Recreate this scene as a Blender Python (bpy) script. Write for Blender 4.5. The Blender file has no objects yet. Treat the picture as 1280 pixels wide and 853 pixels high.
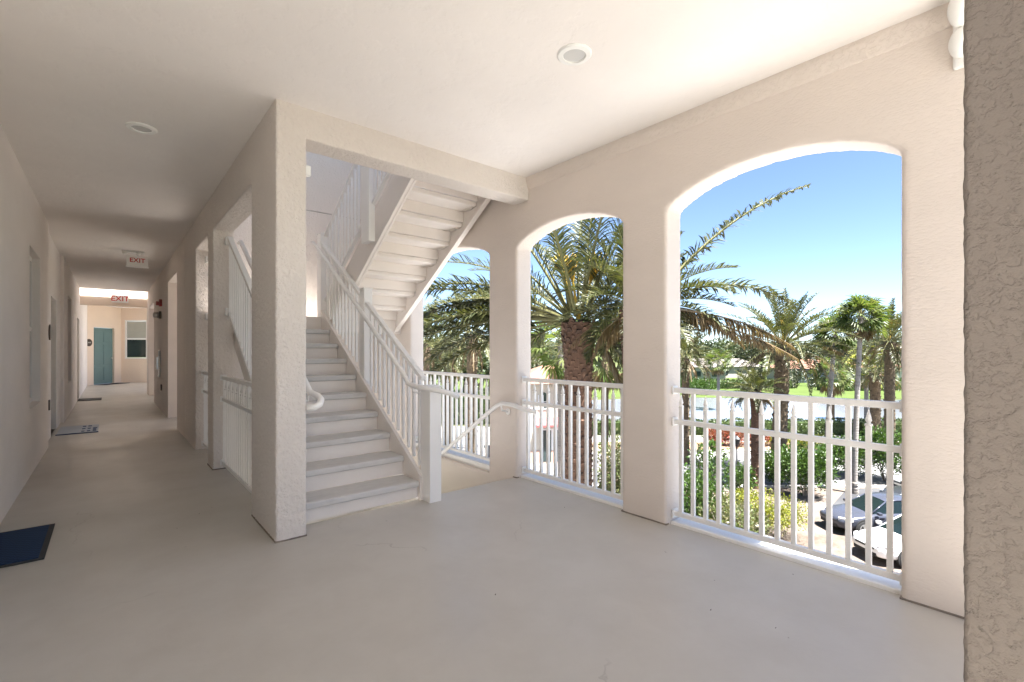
import bpy, bmesh, math, random
from mathutils import Vector, Matrix, Quaternion
PI = math.pi
R = math.radians
scene = bpy.context.scene
COL = scene.collection

# ------------------------------------------------------------------ camera
FPX = 593.0                       # focal length in pixels of a 1280 px wide frame
YAW = math.atan(503 / 593.0)      # to the right of the corridor's axis (+Y)
SA, CA = math.sin(YAW), math.cos(YAW)
CAM_Z = 1.25
cam_d = bpy.data.cameras.new('camera')
cam_d.sensor_width = 36.0
cam_d.lens = 36.0 * FPX / 1280
cam_d.shift_y = 11.5 / 1280
cam_d.clip_start = 0.02
cam_d.clip_end = 5000
cam = bpy.data.objects.new('camera', cam_d)
cam.location = (0, 0, CAM_Z)
cam.rotation_euler = (PI / 2, 0, -YAW)
COL.objects.link(cam)
scene.camera = cam

# ------------------------------------------------------------------ sky and sun
SUN_EL = R(70)
SUN_AZ = R(172)                   # clockwise from +Y
world = bpy.data.worlds.new('World')
scene.world = world
world.use_nodes = True
nt = world.node_tree
nt.nodes.clear()
wo = nt.nodes.new('ShaderNodeOutputWorld')
bg = nt.nodes.new('ShaderNodeBackground')
sky = nt.nodes.new('ShaderNodeTexSky')
sky.sky_type = 'NISHITA'
sky.sun_disc = False
sky.sun_elevation = SUN_EL
sky.sun_rotation = SUN_AZ
sky.air_density = 0.72
sky.altitude = 1800
sky.dust_density = 0.7
sky.ozone_density = 1.3
bg.inputs['Strength'].default_value = 0.05
nt.links.new(sky.outputs[0], bg.inputs['Color'])
nt.links.new(bg.outputs[0], wo.inputs['Surface'])
sun_d = bpy.data.lights.new('sun', 'SUN')
sun_d.energy = 5.0
sun_d.angle = R(0.5)
sun_d.color = (1.0, 0.98, 0.955)
sun = bpy.data.objects.new('sun', sun_d)
sv = Vector((math.cos(SUN_EL) * math.sin(SUN_AZ), math.cos(SUN_EL) * math.cos(SUN_AZ), math.sin(SUN_EL)))
sun.rotation_euler = sv.to_track_quat('Z', 'Y').to_euler()
COL.objects.link(sun)

scene.view_settings.view_transform = 'Standard'
scene.view_settings.look = 'None'
scene.view_settings.gamma = 1
scene.view_settings.exposure = 2.82
scene.render.engine = 'CYCLES'
cy = scene.cycles
cy.use_denoising = True
try:
    cy.denoiser = 'OPENIMAGEDENOISE'
    cy.denoising_input_passes = 'RGB_ALBEDO_NORMAL'
except Exception:
    pass
cy.max_bounces = 14
cy.diffuse_bounces = 10
cy.glossy_bounces = 3
cy.transmission_bounces = 4
cy.transparent_max_bounces = 6
cy.caustics_reflective = False
cy.caustics_refractive = False
cy.sample_clamp_indirect = 6
cy.use_adaptive_sampling = False


# ------------------------------------------------------------------ placing helpers
GZ = -6.6                         # ground level outside: the porch is on the third floor


def dr(d, r):
    """depth ahead of and distance to the right of the porch corner -> world x, y"""
    return d * SA + r * CA, d * CA - r * SA


def ud(u, d):
    """photo column and depth -> world x, y"""
    return dr(d, (u - 640) / FPX * d)


def zv(v, d):
    return CAM_Z - (v - 438) / FPX * d


# ------------------------------------------------------------------ materials
def new_mat(name):
    m = bpy.data.materials.new(name)
    m.use_nodes = True
    t = m.node_tree
    b = t.nodes['Principled BSDF']
    return m, t, b


def N(t, kind, **kw):
    n = t.nodes.new(kind)
    for k, v in kw.items():
        if k.startswith('i_'):
            key = k[2:]
            key = int(key) if key.isdigit() else key.replace('_', ' ')
            n.inputs[key].default_value = v
        else:
            setattr(n, k, v)
    return n


def rgb(c):
    return (c[0], c[1], c[2], 1)


def ramp(t, fac, stops, interp='LINEAR'):
    n = t.nodes.new('ShaderNodeValToRGB')
    n.color_ramp.interpolation = interp
    el = n.color_ramp.elements
    while len(el) < len(stops):
        el.new(0.5)
    for e, (p, c) in zip(el, stops):
        e.position = p
        e.color = rgb(c) if len(c) == 3 else c
    t.links.new(fac, n.inputs[0])
    return n


def objco(t, scale=None):
    tc = t.nodes.new('ShaderNodeTexCoord')
    if scale is None:
        return tc.outputs['Object']
    mp = t.nodes.new('ShaderNodeMapping')
    mp.inputs['Scale'].default_value = scale
    t.links.new(tc.outputs['Object'], mp.inputs[0])
    return mp.outputs[0]


def noise(t, co, scale, detail=3, rough=0.55, dist=0.0):
    n = N(t, 'ShaderNodeTexNoise')
    n.inputs['Scale'].default_value = scale
    n.inputs['Detail'].default_value = detail
    n.inputs['Roughness'].default_value = rough
    n.inputs['Distortion'].default_value = dist
    t.links.new(co, n.inputs['Vector'])
    return n.outputs['Fac']


def bump(t, b, h, strength, dist, prev=None):
    n = t.nodes.new('ShaderNodeBump')
    n.inputs['Strength'].default_value = strength
    n.inputs['Distance'].default_value = dist
    t.links.new(h, n.inputs['Height'])
    if prev is not None:
        t.links.new(prev, n.inputs['Normal'])
    t.links.new(n.outputs[0], b.inputs['Normal'])
    return n.outputs[0]


def plain(name, c, rough=0.5, metal=0.0, spec=0.5, var=0.06, vscale=3.0, bmp=0.0, bscale=60.0):
    m, t, b = new_mat(name)
    b.inputs['Roughness'].default_value = rough
    b.inputs['Metallic'].default_value = metal
    b.inputs['Specular IOR Level'].default_value = spec
    co = objco(t)
    nz = noise(t, co, vscale, 4)
    lo = [max(0, x * (1 - var)) for x in c]
    hi = [min(1, x * (1 + var)) for x in c]
    r = ramp(t, nz, [(0.3, lo), (0.7, hi)])
    t.links.new(r.outputs[0], b.inputs['Base Color'])
    if bmp:
        bump(t, b, noise(t, co, bscale, 3), bmp, 0.01)
    return m


def stucco(name, c, coarse=18.0, strength=0.6, dist=0.006, fine=90.0, dirt=0.0, stretch=1.0, soft=False):
    """trowelled knock-down stucco: flattened blobs with pits between them and a sandy grain"""
    m, t, b = new_mat(name)
    b.inputs['Roughness'].default_value = 0.85
    b.inputs['Specular IOR Level'].default_value = 0.25
    co = objco(t, (1, 1, stretch))
    n1 = noise(t, co, coarse, 4, 0.6, 0.15)
    h1 = ramp(t, n1, [(0.40, (0, 0, 0)), (0.50, (0.8, 0.8, 0.8)), (0.62, (1, 1, 1))]).outputs[0]
    if soft:
        h1 = ramp(t, noise(t, co, coarse, 5, 0.68), [(0.30, (0, 0, 0)), (0.58, (0.9, 0.9, 0.9)), (0.72, (1, 1, 1))]).outputs[0]
    n2 = noise(t, co, fine, 3, 0.6)
    p = bump(t, b, h1, strength, dist)
    bump(t, b, n2, strength * 0.6, dist * 0.5, p)
    nv = noise(t, co, 1.3, 4)
    lo = [x * 0.965 for x in c]
    hi = [min(1, x * 1.025) for x in c]
    r = ramp(t, nv, [(0.3, lo), (0.7, hi)])
    out = r.outputs[0]
    if dirt:
        n3 = noise(t, co, coarse * 1.1, 6, 0.7, 0.3)
        rr = ramp(t, n3, [(0.33, (1 - dirt,) * 3), (0.39, (1, 1, 1))])
        mx = N(t, 'ShaderNodeMixRGB', blend_type='MULTIPLY')
        mx.inputs[0].default_value = 1
        t.links.new(out, mx.inputs[1])
        t.links.new(rr.outputs[0], mx.inputs[2])
        out = mx.outputs[0]
    t.links.new(out, b.inputs['Base Color'])
    return m


WALLC = (0.74, 0.68, 0.63)
M = {}
M['wall'] = stucco('wall_stucco', WALLC, 34, 0.3, 0.004, stretch=2.6)
M['sidewall'] = stucco('lightened_side_wall_stucco', (0.82, 0.785, 0.755), 34, 0.3, 0.004, stretch=2.0)  # wall stucco lightened in colour to make up for missing light
M['archwall'] = stucco('backlit_arch_wall_stucco', (0.70, 0.63, 0.573), 34, 0.3, 0.004, stretch=2.6)  # a little darker than the other walls, partly for its backlit shade
M['pillar'] = stucco('rough_pillar_stucco', (0.77, 0.715, 0.665), 40, 0.75, 0.009, soft=True)
M['near'] = stucco('shaded_coarse_stucco', (0.235, 0.205, 0.18), 62, 0.55, 0.004, 260, dirt=0.36)  # base colour darkened to stand for the shade on this pillar
M['lobby'] = stucco('lobby_stucco', (0.78, 0.66, 0.55), 26, 0.4, 0.004)
M['ceil'] = stucco('ceiling_plaster', (0.82, 0.785, 0.755), 7, 0.5, 0.004, 50)
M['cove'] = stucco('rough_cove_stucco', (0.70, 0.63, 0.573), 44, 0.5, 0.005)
M['white'] = plain('white_paint', (0.82, 0.81, 0.79), 0.38, var=0.02)
M['whitefix'] = plain('white_plastic', (0.82, 0.82, 0.80), 0.35, var=0.01)
M['lens'] = plain('frosted_lens', (0.58, 0.58, 0.57), 0.25, var=0.02)
M['step'] = plain('beige_stair_paint', (0.77, 0.72, 0.675), 0.55, var=0.03, bmp=0.08)
M['dark'] = plain('dark_rubber', (0.03, 0.03, 0.033), 0.7, var=0.2)
M['steel'] = plain('brushed_steel', (0.62, 0.62, 0.60), 0.3, 0.9, var=0.05)
M['red'] = plain('red_lettering', (0.5, 0.02, 0.018), 0.4, var=0.03)
M['alarmred'] = plain('alarm_red', (0.30, 0.025, 0.02), 0.4, var=0.05)
M['bronze'] = plain('bronze_plaque', (0.06, 0.045, 0.035), 0.4, 0.3, var=0.2)
M['teal'] = plain('teal_door_paint', (0.135, 0.225, 0.23), 0.45, var=0.05)
M['greydoor'] = plain('grey_green_door_paint', (0.48, 0.50, 0.47), 0.5, var=0.04)
M['glass_dark'] = plain('dark_window_glass', (0.03, 0.045, 0.045), 0.08, spec=0.6, var=0.2)
M['glass_blind'] = plain('window_with_pale_blind', (0.42, 0.44, 0.40), 0.2, var=0.05)
M['joint'] = plain('dirt_and_shade_strip', (0.24, 0.2, 0.165), 0.9, var=0.3, vscale=9)  # dark colour standing for dirt and shade in a gap at the base
M['roofslab'] = plain('roof_concrete', (0.5, 0.47, 0.43), 0.8)
M['greyroof'] = plain('grey_brown_roof_tiles', (0.16, 0.14, 0.125), 0.85)


def floor_mat():
    m, t, b = new_mat('painted_concrete_floor')
    co = objco(t)
    nv = noise(t, co, 0.9, 5, 0.6)
    r = ramp(t, nv, [(0.3, (0.47, 0.445, 0.40)), (0.7, (0.54, 0.515, 0.47))])
    ns = noise(t, objco(t, (2.5, 7, 1)), 2.2, 6, 0.7, 1.0)
    sc = ramp(t, ns, [(0.262, (0.42, 0.39, 0.36)), (0.292, (1, 1, 1))])
    n4 = noise(t, co, 5.0, 6, 0.65, 0.4)
    sc2 = ramp(t, n4, [(0.3, (0.955, 0.95, 0.945)), (0.6, (1, 1, 1))])
    mx = N(t, 'ShaderNodeMixRGB', blend_type='MULTIPLY')
    mx.inputs[0].default_value = 1
    t.links.new(r.outputs[0], mx.inputs[1])
    t.links.new(sc.outputs[0], mx.inputs[2])
    mx2 = N(t, 'ShaderNodeMixRGB', blend_type='MULTIPLY')
    mx2.inputs[0].default_value = 1
    t.links.new(mx.outputs[0], mx2.inputs[1])
    t.links.new(sc2.outputs[0], mx2.inputs[2])
    # hairline cracks in a few places
    wob = N(t, 'ShaderNodeTexNoise')
    wob.inputs['Scale'].default_value = 5.0
    wob.inputs['Detail'].default_value = 5
    t.links.new(co, wob.inputs['Vector'])
    mad = N(t, 'ShaderNodeVectorMath', operation='MULTIPLY_ADD')
    t.links.new(wob.outputs['Color'], mad.inputs[0])
    mad.inputs[1].default_value = (0.35, 0.35, 0.35)
    t.links.new(co, mad.inputs[2])
    vo = N(t, 'ShaderNodeTexVoronoi', feature='DISTANCE_TO_EDGE')
    vo.inputs['Scale'].default_value = 0.55
    t.links.new(mad.outputs[0], vo.inputs['Vector'])
    ck = ramp(t, vo.outputs['Distance'], [(0.0015, (0.0, 0.0, 0.0)), (0.0035, (1, 1, 1))])
    mk = ramp(t, noise(t, co, 0.8, 3), [(0.50, (1, 1, 1)), (0.56, (0, 0, 0))])
    lt = N(t, 'ShaderNodeMixRGB', blend_type='LIGHTEN')
    lt.inputs[0].default_value = 1
    t.links.new(ck.outputs[0], lt.inputs[1])
    t.links.new(mk.outputs[0], lt.inputs[2])
    mx3 = N(t, 'ShaderNodeMixRGB', blend_type='MIX')
    t.links.new(lt.outputs[0], mx3.inputs[0])
    mx3.inputs[1].default_value = (0.38, 0.35, 0.315, 1)
    t.links.new(mx2.outputs[0], mx3.inputs[2])
    t.links.new(mx3.outputs[0], b.inputs['Base Color'])
    rr = ramp(t, noise(t, co, 2.0, 4), [(0.3, (0.30,) * 3), (0.7, (0.46,) * 3)])
    t.links.new(rr.outputs[0], b.inputs['Roughness'])
    p = bump(t, b, noise(t, co, 22, 4), 0.18, 0.003)
    bump(t, b, noise(t, co, 160, 2), 0.15, 0.002, p)
    return m


M['floor'] = floor_mat()


def tread_mat():
    m, t, b = new_mat('worn_grey_tread_concrete')
    b.inputs['Roughness'].default_value = 0.6
    nv = noise(t, objco(t, (1.5, 5, 5)), 3.0, 7, 0.65, 1.2)
    r = ramp(t, nv, [(0.3, (0.50, 0.485, 0.465)), (0.5, (0.57, 0.555, 0.535)), (0.7, (0.61, 0.60, 0.575))])
    t.links.new(r.outputs[0], b.inputs['Base Color'])
    bump(t, b, noise(t, objco(t), 70, 4), 0.25, 0.003)
    return m


M['tread'] = tread_mat()


def weave_mat(name, c1, c2):
    m, t, b = new_mat(name)
    b.inputs['Roughness'].default_value = 0.95
    w = N(t, 'ShaderNodeTexChecker')
    w.inputs['Scale'].default_value = 46
    t.links.new(objco(t), w.inputs['Vector'])
    w.inputs['Color1'].default_value = rgb(c1)
    w.inputs['Color2'].default_value = rgb(c2)
    t.links.new(w.outputs[0], b.inputs['Base Color'])
    bump(t, b, w.outputs['Fac'], 0.5, 0.004)
    return m


M['bluemat'] = weave_mat('navy_ribbed_carpet', (0.006, 0.024, 0.075), (0.015, 0.045, 0.115))
M['palemat'] = plain('pale_grey_carpet', (0.52, 0.55, 0.58), 0.95, bmp=0.4, bscale=200)
M['navy'] = plain('navy_print', (0.05, 0.08, 0.17), 0.95)


def leaf_mat(name, cols, trans=0.25, rough=0.45):
    """foliage: every leaf its own tone, some light passing through"""
    m, t, b = new_mat(name)
    b.inputs['Roughness'].default_value = rough
    b.inputs['Specular IOR Level'].default_value = 0.4
    g = t.nodes.new('ShaderNodeNewGeometry')
    n = len(cols)
    r = ramp(t, g.outputs['Random Per Island'], [(i / max(1, n - 1), c) for i, c in enumerate(cols)])
    t.links.new(r.outputs[0], b.inputs['Base Color'])
    tr = t.nodes.new('ShaderNodeBsdfTranslucent')
    br = N(t, 'ShaderNodeMixRGB', blend_type='MULTIPLY')
    br.inputs[0].default_value = 1
    br.inputs[2].default_value = (1.5, 1.5, 0.7, 1)
    t.links.new(r.outputs[0], br.inputs[1])
    t.links.new(br.outputs[0], tr.inputs[0])
    mx = t.nodes.new('ShaderNodeMixShader')
    mx.inputs[0].default_value = trans
    t.links.new(b.outputs[0], mx.inputs[1])
    t.links.new(tr.outputs[0], mx.inputs[2])
    t.links.new(mx.outputs[0], t.nodes['Material Output'].inputs['Surface'])
    return m


M['date_leaf'] = leaf_mat('date_palm_leaflets', [(0.031, 0.040, 0.015), (0.052, 0.062, 0.020), (0.081, 0.081, 0.029), (0.052, 0.063, 0.030)], 0.22)
M['dry_leaf'] = leaf_mat('dry_palm_leaflets', [(0.13, 0.093, 0.05), (0.20, 0.148, 0.08), (0.10, 0.07, 0.038), (0.26, 0.20, 0.115)], 0.25)
M['rachis'] = plain('frond_stalk', (0.154, 0.147, 0.059), 0.5)
M['dry_rachis'] = plain('dry_frond_stalk', (0.224, 0.154, 0.084), 0.6)
M['fan_leaf'] = leaf_mat('fan_palm_leaf', [(0.04, 0.066, 0.016), (0.06, 0.092, 0.022), (0.09, 0.115, 0.034), (0.13, 0.145, 0.056)], 0.35)
M['fruit'] = plain('palm_fruit_stalk', (0.50, 0.33, 0.05), 0.5, var=0.25, vscale=12)
M['yellow_leaf'] = leaf_mat('yellow_palm_leaf', [(0.225, 0.180, 0.030), (0.315, 0.247, 0.045), (0.150, 0.150, 0.038)])


def trunk_mat(name, c1, c2, scale):
    m, t, b = new_mat(name)
    b.inputs['Roughness'].default_value = 0.9
    g = t.nodes.new('ShaderNodeNewGeometry')
    nz = noise(t, objco(t), scale, 5, 0.65)
    ad = N(t, 'ShaderNodeMath', operation='MULTIPLY_ADD')
    t.links.new(g.outputs['Random Per Island'], ad.inputs[0])
    ad.inputs[1].default_value = 0.55
    t.links.new(nz, ad.inputs[2])
    r = ramp(t, ad.outputs[0], [(0.4, c1), (0.95, c2)])
    t.links.new(r.outputs[0], b.inputs['Base Color'])
    bump(t, b, noise(t, objco(t), scale * 2, 4), 0.6, 0.02)
    return m


M['date_trunk'] = trunk_mat('red_brown_palm_bark', (0.03, 0.017, 0.011), (0.115, 0.064, 0.04), 14)
M['brown_trunk'] = trunk_mat('dark_brown_palm_bark', (0.040, 0.028, 0.018), (0.152, 0.112, 0.068), 9)
M['grey_trunk'] = trunk_mat('grey_palm_bark', (0.098, 0.087, 0.077), (0.252, 0.231, 0.210), 9)
M['pale_trunk'] = trunk_mat('pale_palm_bark', (0.15, 0.13, 0.115), (0.34, 0.31, 0.275), 7)
M['branch'] = trunk_mat('pale_twig_bark', (0.15, 0.12, 0.09), (0.38, 0.33, 0.27), 20)
M['green_leaf'] = leaf_mat('glossy_green_leaf', [(0.024, 0.052, 0.010), (0.041, 0.083, 0.013), (0.070, 0.118, 0.024)], 0.2, 0.35)
M['hedge_leaf'] = leaf_mat('clipped_hedge_leaf', [(0.024, 0.041, 0.008), (0.041, 0.065, 0.013), (0.062, 0.086, 0.022)], 0.15, 0.5)
M['lime_leaf'] = leaf_mat('yellow_green_leaf', [(0.145, 0.165, 0.013), (0.211, 0.211, 0.017), (0.099, 0.139, 0.013), (0.264, 0.238, 0.033)], 0.25, 0.5)
M['varieg_leaf'] = leaf_mat('variegated_leaf', [(0.052, 0.075, 0.018), (0.092, 0.121, 0.034), (0.173, 0.173, 0.081), (0.040, 0.058, 0.018), (0.207, 0.173, 0.115)], 0.2, 0.45)
M['red_leaf'] = leaf_mat('red_leaf', [(0.180, 0.021, 0.012), (0.252, 0.054, 0.030), (0.096, 0.054, 0.018), (0.228, 0.096, 0.072)], 0.2, 0.45)
M['tree_leaf'] = leaf_mat('broad_tree_leaf', [(0.018, 0.029, 0.010), (0.032, 0.046, 0.018), (0.049, 0.063, 0.026)], 0.15, 0.6)
M['pale_tree_leaf'] = leaf_mat('pale_tree_leaf', [(0.040, 0.058, 0.029), (0.058, 0.081, 0.040), (0.086, 0.104, 0.058)], 0.15, 0.6)


def ground_mat(name, c1, c2, c3, scale, bs=0.4, bdist=0.03):
    m, t, b = new_mat(name)
    b.inputs['Roughness'].default_value = 0.95
    b.inputs['Specular IOR Level'].default_value = 0.2
    co = objco(t)
    r = ramp(t, noise(t, co, scale, 6, 0.65), [(0.3, c1), (0.5, c2), (0.72, c3)])
    r2 = ramp(t, noise(t, co, scale * 14, 4, 0.7), [(0.3, (0.72, 0.72, 0.72)), (0.6, (1, 1, 1))])
    mx = N(t, 'ShaderNodeMixRGB', blend_type='MULTIPLY')
    mx.inputs[0].default_value = 1
    t.links.new(r.outputs[0], mx.inputs[1])
    t.links.new(r2.outputs[0], mx.inputs[2])
    t.links.new(mx.outputs[0], b.inputs['Base Color'])
    bump(t, b, noise(t, co, scale * 20, 4), bs, bdist)
    return m


M['ground'] = ground_mat('rough_lawn', (0.045, 0.058, 0.016), (0.06, 0.075, 0.022), (0.08, 0.085, 0.034), 0.12)
M['fairway'] = ground_mat('fairway_grass', (0.05, 0.078, 0.014), (0.06, 0.09, 0.018), (0.075, 0.10, 0.024), 0.05)
M['sand'] = ground_mat('pinkish_sand', (0.075, 0.052, 0.037), (0.14, 0.113, 0.092), (0.185, 0.155, 0.13), 0.55, 0.7)
M['mulch'] = ground_mat('brown_mulch', (0.14, 0.085, 0.055), (0.22, 0.14, 0.09), (0.30, 0.2, 0.13), 0.8, 0.8)
M['road'] = ground_mat('pale_concrete_road', (0.15, 0.146, 0.142), (0.18, 0.176, 0.17), (0.21, 0.205, 0.20), 0.3, 0.1)
M['asphalt'] = ground_mat('weathered_asphalt', (0.045, 0.045, 0.048), (0.06, 0.06, 0.063), (0.08, 0.08, 0.083), 0.4, 0.3, 0.01)
M['paving'] = ground_mat('pale_bounce_paving', (0.42, 0.41, 0.40), (0.46, 0.45, 0.44), (0.49, 0.48, 0.47), 0.3, 0.1)
M['kerb'] = plain('concrete_kerb', (0.5, 0.47, 0.43), 0.85)
M['stonebed'] = ground_mat('pinkish_bank', (0.259, 0.209, 0.144), (0.317, 0.252, 0.180), (0.360, 0.302, 0.216), 0.5)


def water_mat():
    m, t, b = new_mat('lake_water')
    b.inputs['Base Color'].default_value = (0.10, 0.115, 0.13, 1)
    b.inputs['Roughness'].default_value = 0.07
    b.inputs['IOR'].default_value = 1.33
    co = objco(t, (1, 1, 1))
    r = ramp(t, noise(t, co, 0.05, 3), [(0.3, (0.12, 0.13, 0.145)), (0.7, (0.16, 0.17, 0.185))])
    t.links.new(r.outputs[0], b.inputs['Base Color'])
    bump(t, b, noise(t, co, 1.6, 4), 0.12, 0.06)
    return m


M['water'] = water_mat()
M['cream'] = plain('cream_render', (0.555, 0.503, 0.420), 0.85, var=0.04, bmp=0.1)
M['palewall'] = plain('pale_house_render', (0.320, 0.296, 0.264), 0.85)


def tile_mat(name, c1, c2):
    m, t, b = new_mat(name)
    b.inputs['Roughness'].default_value = 0.8
    w = N(t, 'ShaderNodeTexBrick')
    w.inputs['Scale'].default_value = 3.0
    w.inputs['Color1'].default_value = rgb(c1)
    w.inputs['Color2'].default_value = rgb(c2)
    w.inputs['Mortar'].default_value = rgb([x * 0.55 for x in c1])
    w.inputs['Mortar Size'].default_value = 0.05
    t.links.new(objco(t), w.inputs['Vector'])
    t.links.new(w.outputs[0], b.inputs['Base Color'])
    bump(t, b, w.outputs['Fac'], 0.6, 0.03)
    return m


M['tiles'] = tile_mat('terracotta_roof_tiles', (0.294, 0.133, 0.084), (0.364, 0.189, 0.126))
M['palebase'] = plain('pink_stone_base', (0.50, 0.33, 0.26), 0.85)
M['awning'] = plain('red_awning_canvas', (0.45, 0.09, 0.09), 0.8)
M['screen'] = plain('dark_pool_screen', (0.045, 0.06, 0.075), 0.4, var=0.3, vscale=0.6)
M['carwhite'] = plain('white_car_paint', (0.78, 0.78, 0.77), 0.16, var=0.01)
M['cargrey'] = plain('blue_grey_car_paint', (0.055, 0.06, 0.08), 0.18, 0.2, var=0.02)
M['carblack'] = plain('black_car_paint', (0.025, 0.027, 0.03), 0.15, var=0.05)
M['carsilver'] = plain('silver_car_paint', (0.52, 0.52, 0.50), 0.2, 0.3, var=0.02)
M['carglass'] = plain('tinted_car_glass', (0.007, 0.013, 0.013), 0.12, spec=0.4, var=0.1)
M['tyre'] = plain('tyre_rubber', (0.02, 0.02, 0.02), 0.8)
M['rim'] = plain('alloy_rim', (0.6, 0.6, 0.6), 0.3, 0.7)
M['lampglass'] = plain('headlight_lens', (0.65, 0.66, 0.66), 0.12, var=0.1)
M['blackmetal'] = plain('black_metal', (0.02, 0.02, 0.022), 0.45)


# ------------------------------------------------------------------ mesh builder
def wloc(o):
    v = Vector((0, 0, 0))
    while o is not None:
        v += o.location
        o = o.parent
    return v


class MB:
    def __init__(self):
        self.v, self.f, self.m = [], [], []

    def add(self, vs, fs, mi=0):
        k = len(self.v)
        self.v.extend([tuple(p) for p in vs])
        for f in fs:
            self.f.append([i + k for i in f])
            self.m.append(mi)
        return self

    def box(self, x0, x1, y0, y1, z0, z1, mi=0):
        vs = [(x, y, z) for z in (z0, z1) for y in (y0, y1) for x in (x0, x1)]
        fs = [(0, 2, 3, 1), (4, 5, 7, 6), (0, 1, 5, 4), (2, 6, 7, 3), (0, 4, 6, 2), (1, 3, 7, 5)]
        return self.add(vs, fs, mi)

    def bar(self, p, q, w, h, up=(0, 0, 1), mi=0):
        """rectangular bar from p to q, w across, h along up"""
        p, q, up = Vector(p), Vector(q), Vector(up)
        t = (q - p).normalized()
        s = t.cross(up).normalized()
        n = s.cross(t).normalized()
        vs = []
        for c in (p, q):
            for a, b in ((-1, -1), (1, -1), (1, 1), (-1, 1)):
                vs.append(c + s * (a * w / 2) + n * (b * h / 2))
        return self.add(vs, [(0, 1, 2, 3), (7, 6, 5, 4), (0, 4, 5, 1), (1, 5, 6, 2), (2, 6, 7, 3), (3, 7, 4, 0)], mi)

    def tube(self, path, r, n=10, mi=0):
        path = [Vector(p) for p in path]
        k = len(path)
        rs = r if isinstance(r, (list, tuple)) else [r] * k
        t0 = (path[1] - path[0]).normalized()
        s = t0.orthogonal().normalized()
        rings = []
        for i in range(k):
            a = path[max(0, i - 1)]
            b = path[min(k - 1, i + 1)]
            t = (b - a).normalized()
            s = (s - t * s.dot(t)).normalized()
            w = t.cross(s)
            rings.append([path[i] + (s * math.cos(2 * PI * j / n) + w * math.sin(2 * PI * j / n)) * rs[i] for j in range(n)])
        vs = [p for rg in rings for p in rg]
        fs = []
        for i in range(k - 1):
            for j in range(n):
                fs.append((i * n + j, i * n + (j + 1) % n, (i + 1) * n + (j + 1) % n, (i + 1) * n + j))
        fs.append(tuple(range(n - 1, -1, -1)))
        fs.append(tuple((k - 1) * n + j for j in range(n)))
        return self.add(vs, fs, mi)

    def lathe(self, prof, c, n=20, axis='Z', mi=0):
        """profile of (radius, height) turned round an axis through c"""
        vs, fs = [], []
        for (r, h) in prof:
            for j in range(n):
                a = 2 * PI * j / n
                x, y = r * math.cos(a), r * math.sin(a)
                p = {'Z': (x, y, h), 'X': (h, x, y), 'Y': (y, h, x)}[axis]
                vs.append((c[0] + p[0], c[1] + p[1], c[2] + p[2]))
        k = len(prof)
        for i in range(k - 1):
            for j in range(n):
                fs.append((i * n + j, i * n + (j + 1) % n, (i + 1) * n + (j + 1) % n, (i + 1) * n + j))
        fs.append(tuple(range(n - 1, -1, -1)))
        fs.append(tuple((k - 1) * n + j for j in range(n)))
        return self.add(vs, fs, mi)

    def prism(self, poly, axis, a, b, mi=0):
        """polygon (two coordinates) extruded along an axis from a to b"""
        def P(p, h):
            return {'X': (h, p[0], p[1]), 'Y': (p[0], h, p[1]), 'Z': (p[0], p[1], h)}[axis]
        n = len(poly)
        vs = [P(p, a) for p in poly] + [P(p, b) for p in poly]
        fs = [tuple(range(n - 1, -1, -1)), tuple(range(n, 2 * n))]
        for i in range(n):
            fs.append((i, (i + 1) % n, n + (i + 1) % n, n + i))
        return self.add(vs, fs, mi)

    def build(self, name, mat, parent=None, smooth=False, bevel=0.0, fix=True, loc=None):
        me = bpy.data.meshes.new(name)
        off = wloc(parent) if parent is not None else Vector((0, 0, 0))
        if loc is not None:
            off = Vector(loc)
        me.from_pydata([(x - off.x, y - off.y, z - off.z) for x, y, z in self.v], [], self.f)
        mats = mat if isinstance(mat, (list, tuple)) else [mat]
        for mm in mats:
            me.materials.append(mm)
        if len(mats) > 1:
            me.polygons.foreach_set('material_index', self.m)
        if smooth:
            me.polygons.foreach_set('use_smooth', [True] * len(me.polygons))
        if fix:
            bm = bmesh.new()
            bm.from_mesh(me)
            bmesh.ops.recalc_face_normals(bm, faces=bm.faces)
            bm.to_mesh(me)
            bm.free()
        me.update()
        o = bpy.data.objects.new(name, me)
        COL.objects.link(o)
        if parent is not None:
            o.parent = parent
        elif loc is not None:
            o.location = loc
        if bevel:
            md = o.modifiers.new('bevel', 'BEVEL')
            md.width = bevel
            md.segments = 2
            md.limit_method = 'ANGLE'
        if smooth and bevel:
            pass
        return o


def tag(o, label, cat, group=None, kind=None):
    o['label'] = label
    o['category'] = cat
    if group:
        o['group'] = group
    if kind:
        o['kind'] = kind
    return o


def thing(name, loc, label, cat, group=None):
    o = bpy.data.objects.new(name, None)
    o.empty_display_size = 0.2
    o.location = loc
    COL.objects.link(o)
    return tag(o, label, cat, group)


def struct(o, label=None, cat=None):
    o['kind'] = 'structure'
    if label:
        o['label'] = label
        o['category'] = cat
    return o


def copy_tree(o, parent=None):
    c = o.copy()
    COL.objects.link(c)
    c.parent = parent
    for ch in o.children:
        copy_tree(ch, c)
    return c


CLOUDS = bpy.data.textures.new('stucco_unevenness', 'CLOUDS')
CLOUDS.noise_scale = 0.028
CLOUDS.noise_depth = 3


def roughen(o, voxel, strength):
    """soft, slightly wavy stucco edges"""
    r = o.modifiers.new('remesh', 'REMESH')
    r.mode = 'VOXEL'
    r.voxel_size = voxel
    r.use_smooth_shade = True
    d = o.modifiers.new('unevenness', 'DISPLACE')
    d.texture = CLOUDS
    d.texture_coords = 'LOCAL'
    d.strength = strength
    d.mid_level = 0.5


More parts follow.
